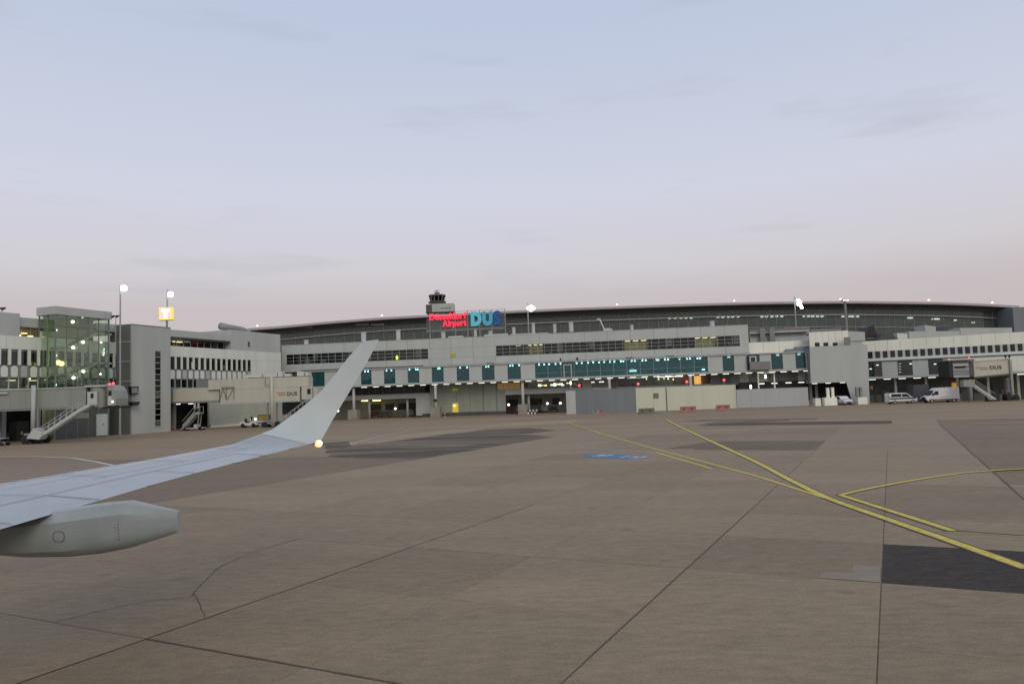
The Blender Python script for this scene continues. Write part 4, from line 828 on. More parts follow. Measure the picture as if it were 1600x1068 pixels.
# ================================================================ terminal hall with the long arched roof, far behind
YT = 250.0
TH = thing('terminal_hall', 'long dark glazed terminal hall with a gently arched roof behind the concourse', 'building', (0, YT, 0))
prof = [(385, 515), (440, 511), (520, 503.5), (600, 497.5), (667, 493.8), (733, 490.5), (800, 487.2), (900, 482.8), (1000, 479.2), (1100, 475.8), (1200, 473.4), (1320, 472.3), (1450, 473.8), (1520, 476.2), (1580, 479.6)]
pr = [(atY(a, b, YT).x, atY(a, b, YT).z) for a, b in prof]
def top(x):
    for (xa, za), (xb, zb) in zip(pr, pr[1:]):
        if x <= xb: return za + (zb - za) * (x - xa) / (xb - xa)
    return pr[-1][1]
xL, xR = pr[0][0], pr[-1][0]; NS = 48
def shell(name, m, y0, y1, d0, d1):          # curved slab following the roof line
    o = MB(); lp = []
    for i in range(NS + 1): x = xL + (xR - xL) * i / NS; z = top(x); lp.append([(x, y0, z - d0), (x, y1, z - d0), (x, y1, z - d1), (x, y0, z - d1)])
    return o.ring(lp).build(name, m, TH)
shell('roof_shell', 'roofedge', -4, 60, .0, .75); shell('roof_soffit', 'darkgrey', -3.6, 60, .80, 1.0)
shell('eaves_truss', 'darkgrey', -.6, -.2, 1.0, 2.2)
shell('facade_pipe', 'steel', -.9, -.7, 4.1, 4.35); shell('lower_pipe', 'steel', -.3, -.1, 8.2, 8.35)
ncol = 78
for i in range(ncol):
    xa = xL + (xR - xL) * i / ncol; xb = xL + (xR - xL) * (i + 1) / ncol; z = min(top(xa), top(xb))
    box('facade_mullion', TH, xa - .07, xa + .07, -.15, .15, 10, z - .9, 'midgrey')
    for za, zb in ((z - 1.05, z - 4.2), (z - 4.25, z - 8.2), (z - 8.25, 10)): box('facade_pane', TH, xa + .1, xb - .1, .0, .06, zb, za, 'hallglass')
shell('hall_back', 'hallback', 22, 22.4, 1.05, 30); box('hall_gallery', TH, xL, xR, 12, 22, 18.2, 18.8, 'midgrey'); box('hall_gallery', TH, xL, xR, 9, 22, 13.5, 14.1, 'midgrey')
box('hall_floor', TH, xL, xR, .2, 22, 9.2, 9.6, 'darkgrey')
for i in range(30): x = xL + (xR - xL) * (i + .5) / 30; m = MB(); z = top(x) - 1; m.cyl((x, 6, 9), (x, 6, z - 5), .3, n=8); m.bar((x, 6, z - 5), (x - 3, 4, z), .22); m.bar((x, 6, z - 5), (x + 3, 4, z), .22); m.bar((x, 6, z - 5), (x, 12, z), .22); m.build('tree_column', 'grey', TH)
for px, py in ((1046, 497), (1055, 496.8), (1064, 496.6), (1072, 496.5), (1080, 496.4), (1121.5, 495.3), (1129.5, 495.2), (1138, 495), (1145, 494.8), (1153, 494.6), (1190.5, 494.6), (1197.5, 494.5), (1206, 494.4), (1213.5, 494.2), (1221.5, 494), (1256.5, 494), (1263.5, 494), (1270, 494), (1277.5, 494), (1284.5, 494), (1317, 494.2), (1328, 494.2), (1333.5, 494.3), (1340, 494.3), (1420, 496.4), (1424, 496.4), (1458, 498), (1463, 498), (1466, 498.2), (1492.5, 500), (1520.5, 503.5), (900, 490), (862, 489), (877, 489), (935, 489)):
    q = atY(px, py, YT + 1.5); big = px > 1000; disc('hall_lamp', TH, (q.x, 1.5, q.z), .52 if big else .28, 'lamphall' if big else 'lampsoft', .42 if big else .3)
for px in (478, 566, 590): q = atY(px, 511 if px < 500 else 506.5, YT - 1); box('skylight_strip', TH, q.x - 2.2, q.x + 2.2, -1.1, -1.0, q.z - .25, q.z + .1, 'fasc')
q0 = atY(1582, 480, YT - 8); q1 = atY(1640, 512, YT - 8)
tag(box('plant_block', None, q0.x, q1.x, YT - 8, YT + 20, 0, q0.z, 'hoardblue'), 'blue-grey windowless block closing the right end of the arched hall', 'building')
# roofs between the concourse and the hall
for k, (a, b, ya, yb, Y, m) in enumerate(((1325, 1352, 517, 531, 168, 'grey'), (1372, 1402, 519, 528, 172, 'darkgrey'), (1402, 1418, 520, 527, 172, 'white'), (1420, 1500, 517.5, 526, 178, 'grey'), (1500, 1582, 512, 522, 182, 'grey'), (1352, 1372, 508, 530, 175, 'black'), (1430, 1460, 508, 518, 190, 'darkgrey'), (1470, 1496, 507, 518, 190, 'darkgrey'), (1445, 1462, 507.5, 511, 186, 'grey'))):
    p0 = atY(a, ya, Y); p1 = atY(b, yb, Y)
    t = thing('rooftop_unit', ['pale rooftop plant box right of the slanted block', 'dark sloping rooftop unit left of the white one', 'small white rooftop box over the right wing', 'long grey rooftop above the middle square windows', 'long grey rooftop next to the blue-grey end block', 'black rooftop machine behind the slanted block', 'dark dome-like rooftop unit left of its twin', 'dark dome-like rooftop unit right of its twin', 'flat grey rooftop cover standing on the dark units'][k], 'rooftop unit', (0, Y, 0))
    h = p0.z - 11
    if m in ('darkgrey', 'black'): MB().prism([(p0.x, 11), (p1.x, 11), (p1.x, 11 + h * .55), (p0.x + (p1.x - p0.x) * .7, 11 + h), (p0.x + (p1.x - p0.x) * .25, 11 + h * .95), (p0.x, 11 + h * .6)], 0, 5).build('housing', m, t)
    else: MB().prism([(p0.x, 11), (p1.x, 11), (p1.x, 11 + h * .93), (p0.x, 11 + h)], 0, 5).build('housing', m, t)
    box('unit_rim', t, p0.x, p1.x, -.1, .0, 11 + h * .5, 11 + h * .53, 'midgrey')
# ================================================================ control tower
YC = 400.0; q = atY(683.5, 480, YC); CT = thing('control_tower', 'airport control tower with dark flared cab above the red lettering', 'control tower', (q.x, YC, 0))
def cz(py): return atY(684, py, YC).z
k_ = YC / FPX
MB().box(-4, 4, -4, 4, 0, cz(489)).build('shaft', 'midgrey', CT)
box('office_block', CT, -16.5 * k_ + 1.5, 26.5 * k_, -5, 5, cz(488.5), cz(476), 'grey'); box('office_end', CT, -17 * k_ + .2, -7 * k_, -5.1, 4.9, cz(488.3), cz(477), 'darkgrey'); box('block_sign', CT, 6 * k_, 23 * k_, -5.1, -5.01, cz(484), cz(482.3), 'midgrey'); box('block_rim', CT, -17 * k_, 27 * k_, -5.2, 5.2, cz(489.5), cz(488.7), 'darkgrey')
def octo(name, lv, m):
    lp = [[(r_ * k_ * math.cos(math.pi * (i + .5) / 6), r_ * k_ * math.sin(math.pi * (i + .5) / 6), cz(y)) for i in range(12)] for r_, y in lv]; return MB().ring(lp).build(name, m, CT)
octo('cab_base', [(8, 476), (11, 473.2), (12.5, 472.9)], 'midgrey'); octo('gallery', [(14.3, 473), (14.3, 471.4)], 'darkgrey')
gz_ = octo('cab_glazing', [(10.8, 471.3), (12.8, 463)], 'darkglass'); octo('cab_core', [(10.2, 471.3), (12, 463)], 'cabcore')
for i in range(12):
    a = math.pi * (i + .5) / 6; MB().bar((10.9 * k_ * math.cos(a), 10.9 * k_ * math.sin(a), cz(471.3)), (12.9 * k_ * math.cos(a), 12.9 * k_ * math.sin(a), cz(463)), .25).build('cab_mullion', 'midgrey', CT)
octo('cab_roof', [(13.6, 463), (13.6, 461), (11, 460.6)], 'darkgrey'); octo('roof_drum', [(3.5, 460.5), (3.5, 458.2)], 'grey'); octo('roof_ring', [(4.6, 458), (4.6, 457)], 'darkgrey')
MB().cyl((0, 0, cz(457)), (0, 0, cz(452)), .35, .15).build('mast', 'steel', CT); MB().bar((-1.2, 0, cz(454.5)), (1.2, 0, cz(454)), .4, .3).build('radar_bar', 'darkgrey', CT)
# ================================================================ roof sign on the concourse
SV = 4.5; SG = thing('airport_sign', 'red and blue airport lettering on a steel frame above the concourse roof', 'sign', FM.W(0, SV, 0), FM.rz)
FSg = Facade(FM.W(0, SV, 0), FM.W(10, SV, 0))
def sg(px, py): return FSg.uz(px, py)
x0 = sg(668, 500)[0]; x1 = sg(790, 500)[0]
for px in (671, 711, 730, 749, 768.5, 789):
    u, z = sg(px, 500); zt = sg(px, 485.5 - (px - 700) * .035 if px > 700 else 491)[1]; MB().box(u - .08, u + .08, .3, .46, 15.9, zt).build('post', 'steel', SG)
for k in range(7): z = sg(730, 496 + k * 3.3)[1]; box('grille_bar', SG, x0 - .4, x1, .18, .26, z - .04, z + .04, 'midgrey')
box('top_rail', SG, sg(712, 487)[0], x1, .2, .3, sg(750, 484.6)[1], sg(750, 484)[1], 'steel'); box('bottom_rail', SG, x0 - .4, x1, .14, .3, sg(730, 514.6)[1], sg(730, 513.6)[1], 'steel')
box('backing_mesh', SG, x0 - .3, sg(730, 500)[0], .48, .52, sg(730, 513)[1], sg(700, 496)[1], 'hallglass'); box('backing_mesh', SG, sg(731, 500)[0], x1, .48, .52, sg(760, 513)[1], sg(760, 489)[1], 'hallglass')
u0, z0 = sg(671.5, 500); u1, z1 = sg(728.5, 497); letters(SG, 'D\u00fcsseldorf', u0, u1, 0, z0 + .05, 1.30, 'letterred', .25, .03, .08)
u0, z0 = sg(692, 511); u1, _ = sg(728.5, 509); letters(SG, 'Airport', u0, u1, 0, z0 + .2, 1.25, 'letterred', .25, .03, .08)
u0, z0 = sg(736, 508.3); u1, _ = sg(783, 505); z1 = sg(760, 487.5)[1]; letters(SG, 'DUS', u0, u1, 0, z0 + .1, z1 - z0 - .1, 'dus_d', .4, .075, .05, ['dus_d', 'dus_u', 'dus_s'])
# ================================================================ roof vents, each a drum with a cap
def vent(px, yt, yb, w, label, v=5.0):
    u, z = FM.uz(px, yt, v); zb = ZR - .2; w = w * .135 / 2
    t = thing('roof_vent', label, 'vent', FM.W(u, v, zb), FM.rz, 'roof vents on the concourse')
    MB().cyl((0, 0, 0), (0, 0, z - zb - .25), w, n=12).build('drum', 'vent', t); MB().cyl((0, 0, z - zb - .25), (0, 0, z - zb), w * 1.2, w * 1.05, n=12).build('cap', 'grey', t)
for a in ((478.5, 531, 539, 7, 'white roof vent nearest the left end of the concourse'), (568, 519, 528, 8, 'white roof vent just right of the winglet tip'), (622, 515, 526, 7, 'white roof vent midway between winglet tip and red lettering'), (692.5, 518.5, 524, 7, 'round white roof vent under the red lettering'), (742.5, 513, 520, 5, 'small white roof vent under the letter D'), (766, 517, 523, 6, 'round white roof vent under the letter S'), (802.5, 511, 516, 5, 'small white roof vent just right of the sign frame'), (833, 504, 513, 5, 'white roof vent beside the foot of the central floodlight'), (866.5, 506, 513, 5, 'small white roof vent with square cap, second right of the central floodlight'), (892, 503.5, 512, 7, 'large white roof vent left of the bent roof pipe'), (987, 507.5, 512, 5, 'small white roof vent right of the bent roof pipe'), (1112.5, 501.5, 511, 7, 'tall white roof vent near the right end of the concourse')): vent(*a)
for k, (px, w, h, lab) in enumerate(((712, 3.2, .5, 'low grey duct below the word Airport'), (775, 5, .55, 'long low roof duct below the blue letters'), (818, 5.5, .4, 'flat grey duct left of the central floodlight'), (848, 2.2, .35, 'flat grey duct right of the central floodlight'), (884, 4.4, .3, 'thin dark duct under the large roof vent'))):
    u = FM.u(px, 16.6, 2.6); t = thing('roof_duct', lab, 'duct', FM.W(u, 2.6, ZR - .2), FM.rz); box('casing', t, -w / 2, w / 2, 0, .9, .1, .2 + h, 'vent' if k != 4 else 'darkgrey'); box('feet', t, -w / 2.5, w / 2.5, .2, .7, 0, .1, 'black')
t = thing('roof_pipe', 'bent white pipe rising from a machine on the concourse roof', 'pipe', FM.W(FM.u(950, 17, 3), 3, ZR - .2), FM.rz)
m = MB(); a, za = FM.uz(932.5, 498.5, 3); b, zb = FM.uz(945.5, 512, 3); ou = FM.u(950, 17, 3); m.bar((a - ou, 0, za - ZR + .2), (a - ou + .7, 0, za - ZR + .18), .28); m.bar((a - ou + .6, 0, za - ZR + .2), (b - ou, 0, .25), .28); m.build('pipe_body', 'vent', t)
box('machine', t, -1.0, .9, -.4, .6, 0, .75, 'vent'); box('machine_top', t, -.6, .5, -.2, .4, .75, .95, 'grey')
for k in range(40):
    pass
# ================================================================ floodlight masts
def flood(px, ypole, Y, base, lamps, label, arm=None):
    b = plan(px, Y); t = thing('floodlight_mast', label, 'floodlight', (b[0], Y, base))
    q = atY(px, ypole, Y); h = q.z - base; dx = q.x - b[0]
    MB().cyl((0, 0, 0), (0, 0, h), .17, .10, n=10).build('pole', 'steel', t)
    m = MB(); lp = []
    for lx, ly, r_ in lamps:
        w = atY(lx, ly, Y - .3); c = (w.x - b[0], -.3, w.z - base)
        hs = MB().cyl((c[0], -.25, c[2]), (c[0], .25, c[2] + .05), r_ * .9, r_ * .5, n=10).build('lamp_housing', 'darkgrey', t)
        ball('lamp', t, c, r_ * 1.15, 'flood'); m.bar((0, .02, h - .2), (c[0], -.05, c[2]), .07)
    m.build('crossarm', 'steel', t); box('base_plate', t, -.35, .35, -.35, .35, 0, .08, 'steel'); return t
flood(187.5, 447, 112, 0, [(193.5, 450, .42)], 'slim floodlight mast rising beside the glass stair tower')
flood(261.5, 452, 139, 16.9, [(266.5, 459.8, .46)], 'floodlight mast standing behind the lit square sign')
flood(829.5, 474, 160, ZR - .3, [(825.5, 481, .30), (830, 479, .34), (833.5, 481.5, .34), (830, 484, .3)], 'floodlight mast on the concourse roof right of the blue letters')
flood(1249.5, 463, 160, 12.5, [(1247, 469, .28), (1250, 472, .34), (1247.5, 475, .32), (1251, 477.5, .30), (1253, 480.5, .26)], 'floodlight mast in front of the arched hall')
# lit square sign on its own post, left
SY = 136.0; q = atY(260, 490, SY); sq = thing('lit_sign', 'glowing yellow-edged square sign with a white T on a post', 'sign', (q.x, SY, 16.9))
mat('signyellow', (.9, .7, .1), emit=.85, ecol=(1, .56, .11)); mat('signpink', (.9, .4, .4), emit=1.3, ecol=(1, .36, .33)); mat('signwhite', (1, 1, 1), emit=2.2, ecol=(1, .9, .9))
zc = q.z - 16.9; box('case', sq, -1.2, 1.2, -.3, .3, zc - 1.15, zc + 1.15, 'signyellow'); box('case_foot', sq, -1.25, 1.25, -.32, .32, zc - 1.25, zc - 1.16, 'midgrey'); box('sign_face', sq, -.92, .92, -.34, -.305, zc - .88, zc + .88, 'signpink')
letters(sq, 'T', -.68, .68, -.36, zc - .70, 1.4, 'signwhite', .03, .09); box('post', sq, -.09, .09, -.09, .09, 0, zc - 1.26, 'steel')
# obstruction lights along the arched roof
mat('obstruct', (1, .3, .3), emit=3.5, ecol=(1, .32, .28))
for px, nm in ((405, 'first'), (598, 'second'), (963, 'third'), (1145, 'fourth'), (1310, 'fifth'), (1447, 'sixth'), (1545, 'seventh')):
    x = atY(px, 480, YT).x; z = top(x); t = thing('obstruction_light', 'small red obstruction light on the arched roof, %s from the left' % nm, 'warning light', (x, YT - 2, z)); MB().cyl((0, 0, -.02), (0, 0, .6), .12).build('stem', 'steel', t); o = ball('lamp', t, (0, 0, .85), .34, 'obstruct')
# ================================================================ site hoarding
FH = Facade(plan(885, 139), plan(1265, 138))
def hoard(px0, px1, h, m, label, n, name='site_hoarding', v=0):
    ua, ub = FH.u(px0, 2), FH.u(px1, 2); t = thing(name, label, 'hoarding', FH.W(ua, 0, 0), FH.rz); w = ub - ua
    for p, q in bands(0, w, n): box('hoarding_panel', t, p + .008, q - .008, 0, .08, .12, h, m)
    box('cap_rail', t, 0, w, -.03, .12, h + .002, h + .07, m); box('base_rail', t, 0, w, -.05, .5, 0, .115, 'midgrey')
    for p, q in bands(0, w, max(2, n // 2)): MB().bar((p + .3, .12, .12), (p + .3, .12, h - .1), .1).bar((p + .3, 1.6, .05), (p + .3, .14, h * .7), .08).build('back_brace', 'steel', t)
    return t, w
t, w = hoard(885, 994, 4.45, 'hoardblue', 'slate-blue site hoarding, the leftmost of the three hoardings', 7)
box('light_end_panel', t, -.02, 1.75, -.06, -.005, .05, 4.4, 'grey'); box('end_cap', t, 5, 8.3, -.08, .1, 4.53, 4.62, 'panel'); u = FH.u(978, 2) - FH.u(885, 2); box('seam_post', t, u - .06, u + .06, -.05, -.005, .1, 4.4, 'midgrey')
t, w = hoard(995, 1150, 4.45, 'hoardcream', 'tall cream site hoarding with a small square vent', 6)
u, z = FH.uz(1025, 618); u -= FH.u(995, 2); f = box('vent_frame', t, u - .5, u + .5, -.06, -.005, z - .48, z + .48, 'midgrey')
for k in range(4): box('vent_slat', t, u - .42, u + .42, -.09, -.065, z - .4 + k * .22, z - .28 + k * .22, 'olive')
u = FH.u(1041.5, 2) - FH.u(995, 2); box('seam_post', t, u - .09, u + .09, -.06, -.005, 0, 4.4, 'darkgrey'); box('corner_post', t, -.15, .12, -.07, -.005, 0, 4.5, 'hoardcream'); box('corner_post', t, w - .2, w + .02, -.07, -.005, 0, 4.48, 'hoardcream')
t, w = hoard(1151, 1263, 3.5, 'hoardgrey', 'low pale grey site hoarding, the rightmost of the three hoardings', 5)
# barriers standing before the hoarding
def barrier(px0, px1, py, label, mats, h=.95):
    g = G((px0 + px1) / 2, py); sc = (px1 - px0) / FPX * g.y; t = thing('road_barrier', label, 'barrier', (g.x, g.y, 0), -.01, 'plastic road barriers before the hoarding')
    n = 2
    for k in range(n):
        a = -sc / 2 + sc * k / n; b = a + sc / n - .03; hh = h
        pts = [(-.28, 0), (.28, 0), (.28, .18), (.12, .42), (.09, hh), (-.09, hh), (-.12, .42), (-.28, .18)]
        lp = [[(x, y, z) for y, z in pts] for x in (a, a + .05, b - .05, b)]; MB().ring(lp).build('barrier_body', mats[k % len(mats)], t)
        box('barrier_slot', t, a + sc / n * .3, a + sc / n * .6, -.30, -.125, .45, .62, 'darkgrey')
barrier(998, 1023, 646, 'dull olive barrier below the square vent', ['olive', 'olive'])
barrier(1063, 1088, 643, 'faded red barrier before the middle of the cream hoarding', ['redfaded', 'redfaded']); barrier(1119, 1141, 640.5, 'red and white barrier near the right end of the cream hoarding', ['redfaded', 'redfaded'])
barrier(1241, 1266, 633.5, 'dark red barrier at the right corner of the low grey hoarding', ['redfaded', 'redfaded'])
barrier(926, 945, 646.5, 'pink and grey barrier before the slate-blue hoarding', ['concreteblock', 'redfaded'], .7)
g = G(905, 646); t = thing('pallet_rack', 'dark low slatted rack before the slate-blue hoarding', 'rack', (g.x, g.y, 0))
for k in range(7): box('rack_slat', t, -1.5 + k * .45, -1.2 + k * .45, -.2, .2, .55, .95, 'black')
box('rack_base', t, -1.6, 1.6, -.3, .3, 0, .5, 'darkgrey')
g = G(832, 646.5); t = thing('kerb_barrier', 'black and white striped low barrier beside the concrete plinth', 'barrier', (g.x, g.y, 0))
for k in range(6): box('stripe_block', t, -1.0 + k * .34, -.68 + k * .34, -.15, .15, .55 if True else 0, .9, 'white' if k % 2 else 'black'); box('stripe_block', t, -1.0 + k * .34, -.68 + k * .34, -.15, .15, 0, .4, 'black' if k % 2 else 'white')
def bollard(px, py, label, Y=None, h=.9):
    g = G(px, py); t = thing('bollard', label, 'bollard', (g.x, g.y, 0)); 
    for k in range(3): MB().cyl((0, 0, h * k / 3), (0, 0, h * (k + 1) / 3), .12, n=10).build('bollard_band', 'panel' if k != 1 else 'black', t)
bollard(695, 652, 'small white bollard right of the concrete plinth'); bollard(1267, 632.5, 'white bollard by the dark red barrier'); bollard(34, 688, 'black and white bollard left of the bridge wheels', h=1.3); bollard(84, 686, 'white bollard under the jet bridge stairs'); bollard(328, 668.5, 'short white bollard at the corner of the cream wall')
for px, py, lab in ((190, 678, 'red pair of lamps on the ground before the grey tower'), (268.5, 672, 'small red marker at the right foot of the grey tower')):
    g = G(px, py); t = thing('ground_marker', lab, 'marker', (g.x, g.y, 0)); box('marker_base', t, -.45, .45, -.2, .2, 0, .25, 'red')
    if px < 200:
        for dx in (-.22, .25): ball('marker_lamp', t, (dx, -.1, .5), .12, 'lampred')
    else: box('marker_post', t, -.2, .2, -.15, .15, .25, .8, 'redfaded')
for px, py, Y, lab in ((905, 602, 152, 'red signal lamp above the slate-blue hoarding'), (997, 599.5, 150, 'red signal lamp above the joint of blue and cream hoardings'), (1073, 596, 149, 'red signal lamp in front of the orange kiosk'), (1131, 593.5, 149, 'red signal lamp above the right part of the cream hoarding')):
    q = atY(px, py, Y - 8); t = thing('signal_mast', lab, 'signal lamp', (q.x, Y - 8, 0)); MB().cyl((0, 0, 0), (0, 0, q.z - .1), .06, n=8).build('pole', 'steel', t); ball('lamp', t, (0, -.08, q.z), .24, 'lampred'); box('lamp_hood', t, -.22, .22, .0, .2, q.z - .28, q.z + .28, 'black')
g = G(893.5, 645.5); t = thing('lamp_post', 'thin grey lamp post before the slate-blue hoarding', 'lamp post', (g.x, g.y, 0)); h = atY(892.5, 588, g.y).z; MB().cyl((0, 0, 0), (0, 0, h), .13, .1, n=10).build('pole', 'steel', t); o = ball('lamp', t, (0, -.16, atY(893, 598, g.y).z), .2, 'lampwarm'); o.scale = (.18, .18, .36)
g = G(1497, 627); t = thing('notice_board', 'yellow square notice with a red top next to the white van', 'sign', (*plan(1490, 139), 0)); q = atY(1490, 601, 139); box('board', t, -.42, .42, -.05, .05, q.z - .55, q.z + .35, 'yellowsign'); box('board_top', t, -.42, .42, -.05, .05, q.z + .36, q.z + .6, 'red'); box('post', t, -.05, .05, .06, .14, 0, q.z + .5, 'steel')
# concrete planters with posts near the slanted block
def planter(px0, px1, py, yt, posts, label):
    a = atY(px0, py, 138.5); b = atY(px1, py, 138.5); w = b.x - a.x; t = thing('concrete_block', label, 'concrete block', (a.x, a.y, 0)); h = atY(px0, yt, a.y).z
    MB().prism([(0, 0), (w, 0), (w - .06, h), (.06, h)], 0, 1.3).build('block_body', 'cream', t)
    for px, pt, m in posts: q = atY(px, pt, a.y + .5); x = q.x - a.x; MB().box(x - .22, x + .22, .3, .8, h, q.z).build('post', m, t)
planter(1288.5, 1308.5, 630.5, 621, ((1293, 605.5, 'cream'), (1300.5, 605, 'cream')), 'pale concrete block carrying two white posts')
planter(1341, 1356, 630, 620.5, ((1338.5, 604.5, 'midgrey'), (1344.5, 604.5, 'midgrey')), 'pale concrete block carrying two grey posts')
planter(1274, 1283, 629.5, 622, (), 'small dull concrete tub left of the two white posts')
# ================================================================ vehicles
mat('carglass', (.015, .017, .02), .12, spec=.6); mat('hub', (.3, .3, .31), .4, .6); mat('headlamp', (.6, .6, .6), .2, spec=.8); mat('taillamp', (.3, .02, .02), .3); mat('stripeblue', (.02, .025, .035), .4)
def vehicle(name, label, cat, px, py, face, L, Wd, prof, glassy, wheels, body='vanwhite', extra=None, r_=.33, rz=0):
    g = G(px, py); t = thing(name, label, cat, (g.x, g.y, 0), (0 if face > 0 else math.pi) + rz)
    zs = [z for _, z in prof]; zt = max(zs)
    def hw(z): return Wd / 2
    cx = sum(p[0] for p in prof) / len(prof); cz_ = sum(p[1] for p in prof) / len(prof)
    lp = []
    for s, k in ((-1, .94), (-1, 1), (1, 1), (1, .94)):
        inset = 0.04 if k < 1 else 0
        lp.append([(x + (cx - x) * inset * .5, s * (hw(z) - (0 if k < 1 else .05)), z + (cz_ - z) * inset * .5) for x, z in prof])
    b = MB().ring(lp).build('body', body, t)
    for nm, poly in glassy:
        for s in (-1, 1):
            m = MB(); m.v = [(x, s * (hw(z) + .012), z) for x, z in poly]; m.f = [tuple(range(len(poly)))]; m.build(nm, 'carglass' if 'window' in nm else ('stripeblue' if 'stripe' in nm else 'black'), t)
    for wx_ in wheels:
        for s in (-1, 1):
            w = MB().cyl((wx_, s * (Wd / 2 - .22), r_), (wx_, s * (Wd / 2 + .01), r_), r_, n=18).build('wheel', 'rubber', t); MB().cyl((wx_, s * (Wd / 2 + .012), r_), (wx_, s * (Wd / 2 + .03), r_), r_ * .6, n=14).build('rim', 'hub', w)
    if extra: extra(t)
    return t
vp = [(-2.5, .35), (2.35, .3), (2.5, .55), (2.45, .95), (1.55, 1.2), (.75, 1.88), (.2, 1.97), (-2.3, 1.95), (-2.5, 1.6)]
def ex1(t):
    m = MB(); m.v = [(1.58, -.7, 1.22), (1.58, .7, 1.22), (.82, .62, 1.86), (.82, -.62, 1.86)]; m.v = [(x + .03, y, z + .02) for x, y, z in m.v]; m.f = [(0, 1, 2, 3)]; m.build('windscreen', 'carglass', t)
    for s in (-1, 1): box('headlamp', t, 2.36, 2.52, s * .75 - .15, s * .75 + .15, .72, .9, 'headlamp'); box('tail_lamp', t, -2.53, -2.45, s * .8 - .08, s * .8 + .08, .9, 1.4, 'taillamp'); box('mirror', t, .95, 1.1, s * 1.02 - .1, s * 1.02 + .1, 1.15, 1.35, 'black')
    box('bumper', t, 2.35, 2.56, -.85, .85, .3, .55, 'black')
vehicle('minibus', 'white minibus van with a dark side stripe before the right wing', 'van', 1408, 630.3, 1, 5, 1.9, vp,
        [('side_window', [(-2.2, 1.25), (-.35, 1.25), (-.35, 1.78), (-2.1, 1.78)]), ('front_window', [(-.2, 1.22), (1.25, 1.22), (.7, 1.75), (-.2, 1.78)]), ('side_stripe', [(-2.46, .82), (2.2, .82), (2.2, 1.08), (-2.46, 1.08)]), ('door_trim', [(-2.4, .36), (2.2, .36), (2.2, .48), (-2.4, .48)])], (-1.6, 1.65), extra=ex1)
sp = [(-2.95, .45), (2.75, .4), (2.95, .6), (2.9, 1.05), (2.1, 1.35), (1.35, 2.2), (.8, 2.65), (-2.8, 2.72), (-2.95, 2.4)]
def ex2(t):
    m = MB(); m.v = [(2.14, -.8, 1.38), (2.14, .8, 1.38), (1.4, .75, 2.18), (1.4, -.75, 2.18)]; m.v = [(x + .03, y, z + .02) for x, y, z in m.v]; m.f = [(0, 1, 2, 3)]; m.build('windscreen', 'carglass', t)
    for s in (-1, 1): box('headlamp', t, 2.8, 2.97, s * .75 - .16, s * .75 + .16, .8, 1.1, 'headlamp'); box('mirror', t, 1.7, 1.9, s * 1.12 - .1, s * 1.12 + .1, 1.35, 1.75, 'black')
    box('front_grille', t, 2.7, 2.98, -.6, .6, .45, 1.1, 'black'); box('bumper', t, 2.72, 3.0, -.95, .95, .4, .7, 'black'); box('bonnet_front', t, 2.3, 2.92, -.9, .9, .72, 1.06, 'black')
vehicle('delivery_van', 'tall white panel van with dark front facing left', 'van', 1469, 628.6, -1, 6, 2.0, sp,
        [('front_window', [(.75, 1.4), (1.85, 1.4), (1.3, 2.05), (.75, 2.1)]), ('door_trim', [(-2.8, .5), (2.5, .5), (2.5, .68), (-2.8, .68)]), ('side_moulding', [(-2.8, .98), (.6, .98), (.6, 1.04), (-2.8, 1.04)])], (-1.9, 2.0), extra=ex2, r_=.36)
cp = [(-1.9, .3), (1.9, .3), (2.0, .6), (1.85, .85), (1.0, .98), (.35, 1.45), (-.9, 1.5), (-1.75, 1.0), (-1.95, .9)]
def ex3(t):
    m = MB(); m.v = [(1.03, -.65, 1.0), (1.03, .65, 1.0), (.4, .58, 1.44), (.4, -.58, 1.44)]; m.v = [(x + .03, y, z + .03) for x, y, z in m.v]; m.f = [(0, 1, 2, 3)]; m.build('windscreen', 'carglass', t)
    for s in (-1, 1): box('headlamp', t, 1.85, 2.0, s * .62 - .17, s * .62 + .17, .6, .76, 'headlamp')
    box('front_grille', t, 1.9, 2.03, -.4, .4, .38, .58, 'black')
vehicle('parked_car', 'white car parked nose-on beneath the slanted block', 'car', 1316.5, 632.2, 1, 4, 1.75, [(x * .95, z * 1.12) for x, z in cp], [('side_window', [(-1.2, 1.1), (.75, 1.1), (.3, 1.5), (-.85, 1.55)])], (-1.2, 1.25), extra=ex3, rz=-math.pi / 2 + .2)
g = G(1437, 626); t = thing('storage_container', 'dark grey storage container between the two white vans', 'container', (g.x, 142, 0)); q0 = atY(1424, 601, 142); q1 = atY(1451, 601, 142)
MB().prism([(q0.x - g.x, .1), (q1.x - g.x, .1), (q1.x - g.x, q0.z), (q0.x - g.x + .5, q0.z)], 0, 2.4).build('container_body', 'darkslate', t); box('container_door', t, q0.x - g.x + .7, q1.x - g.x - .2, -.05, -.005, .2, q0.z - .2, 'darkslate'); box('skid', t, q0.x - g.x, q1.x - g.x, .1, 2.3, 0, .1, 'black')
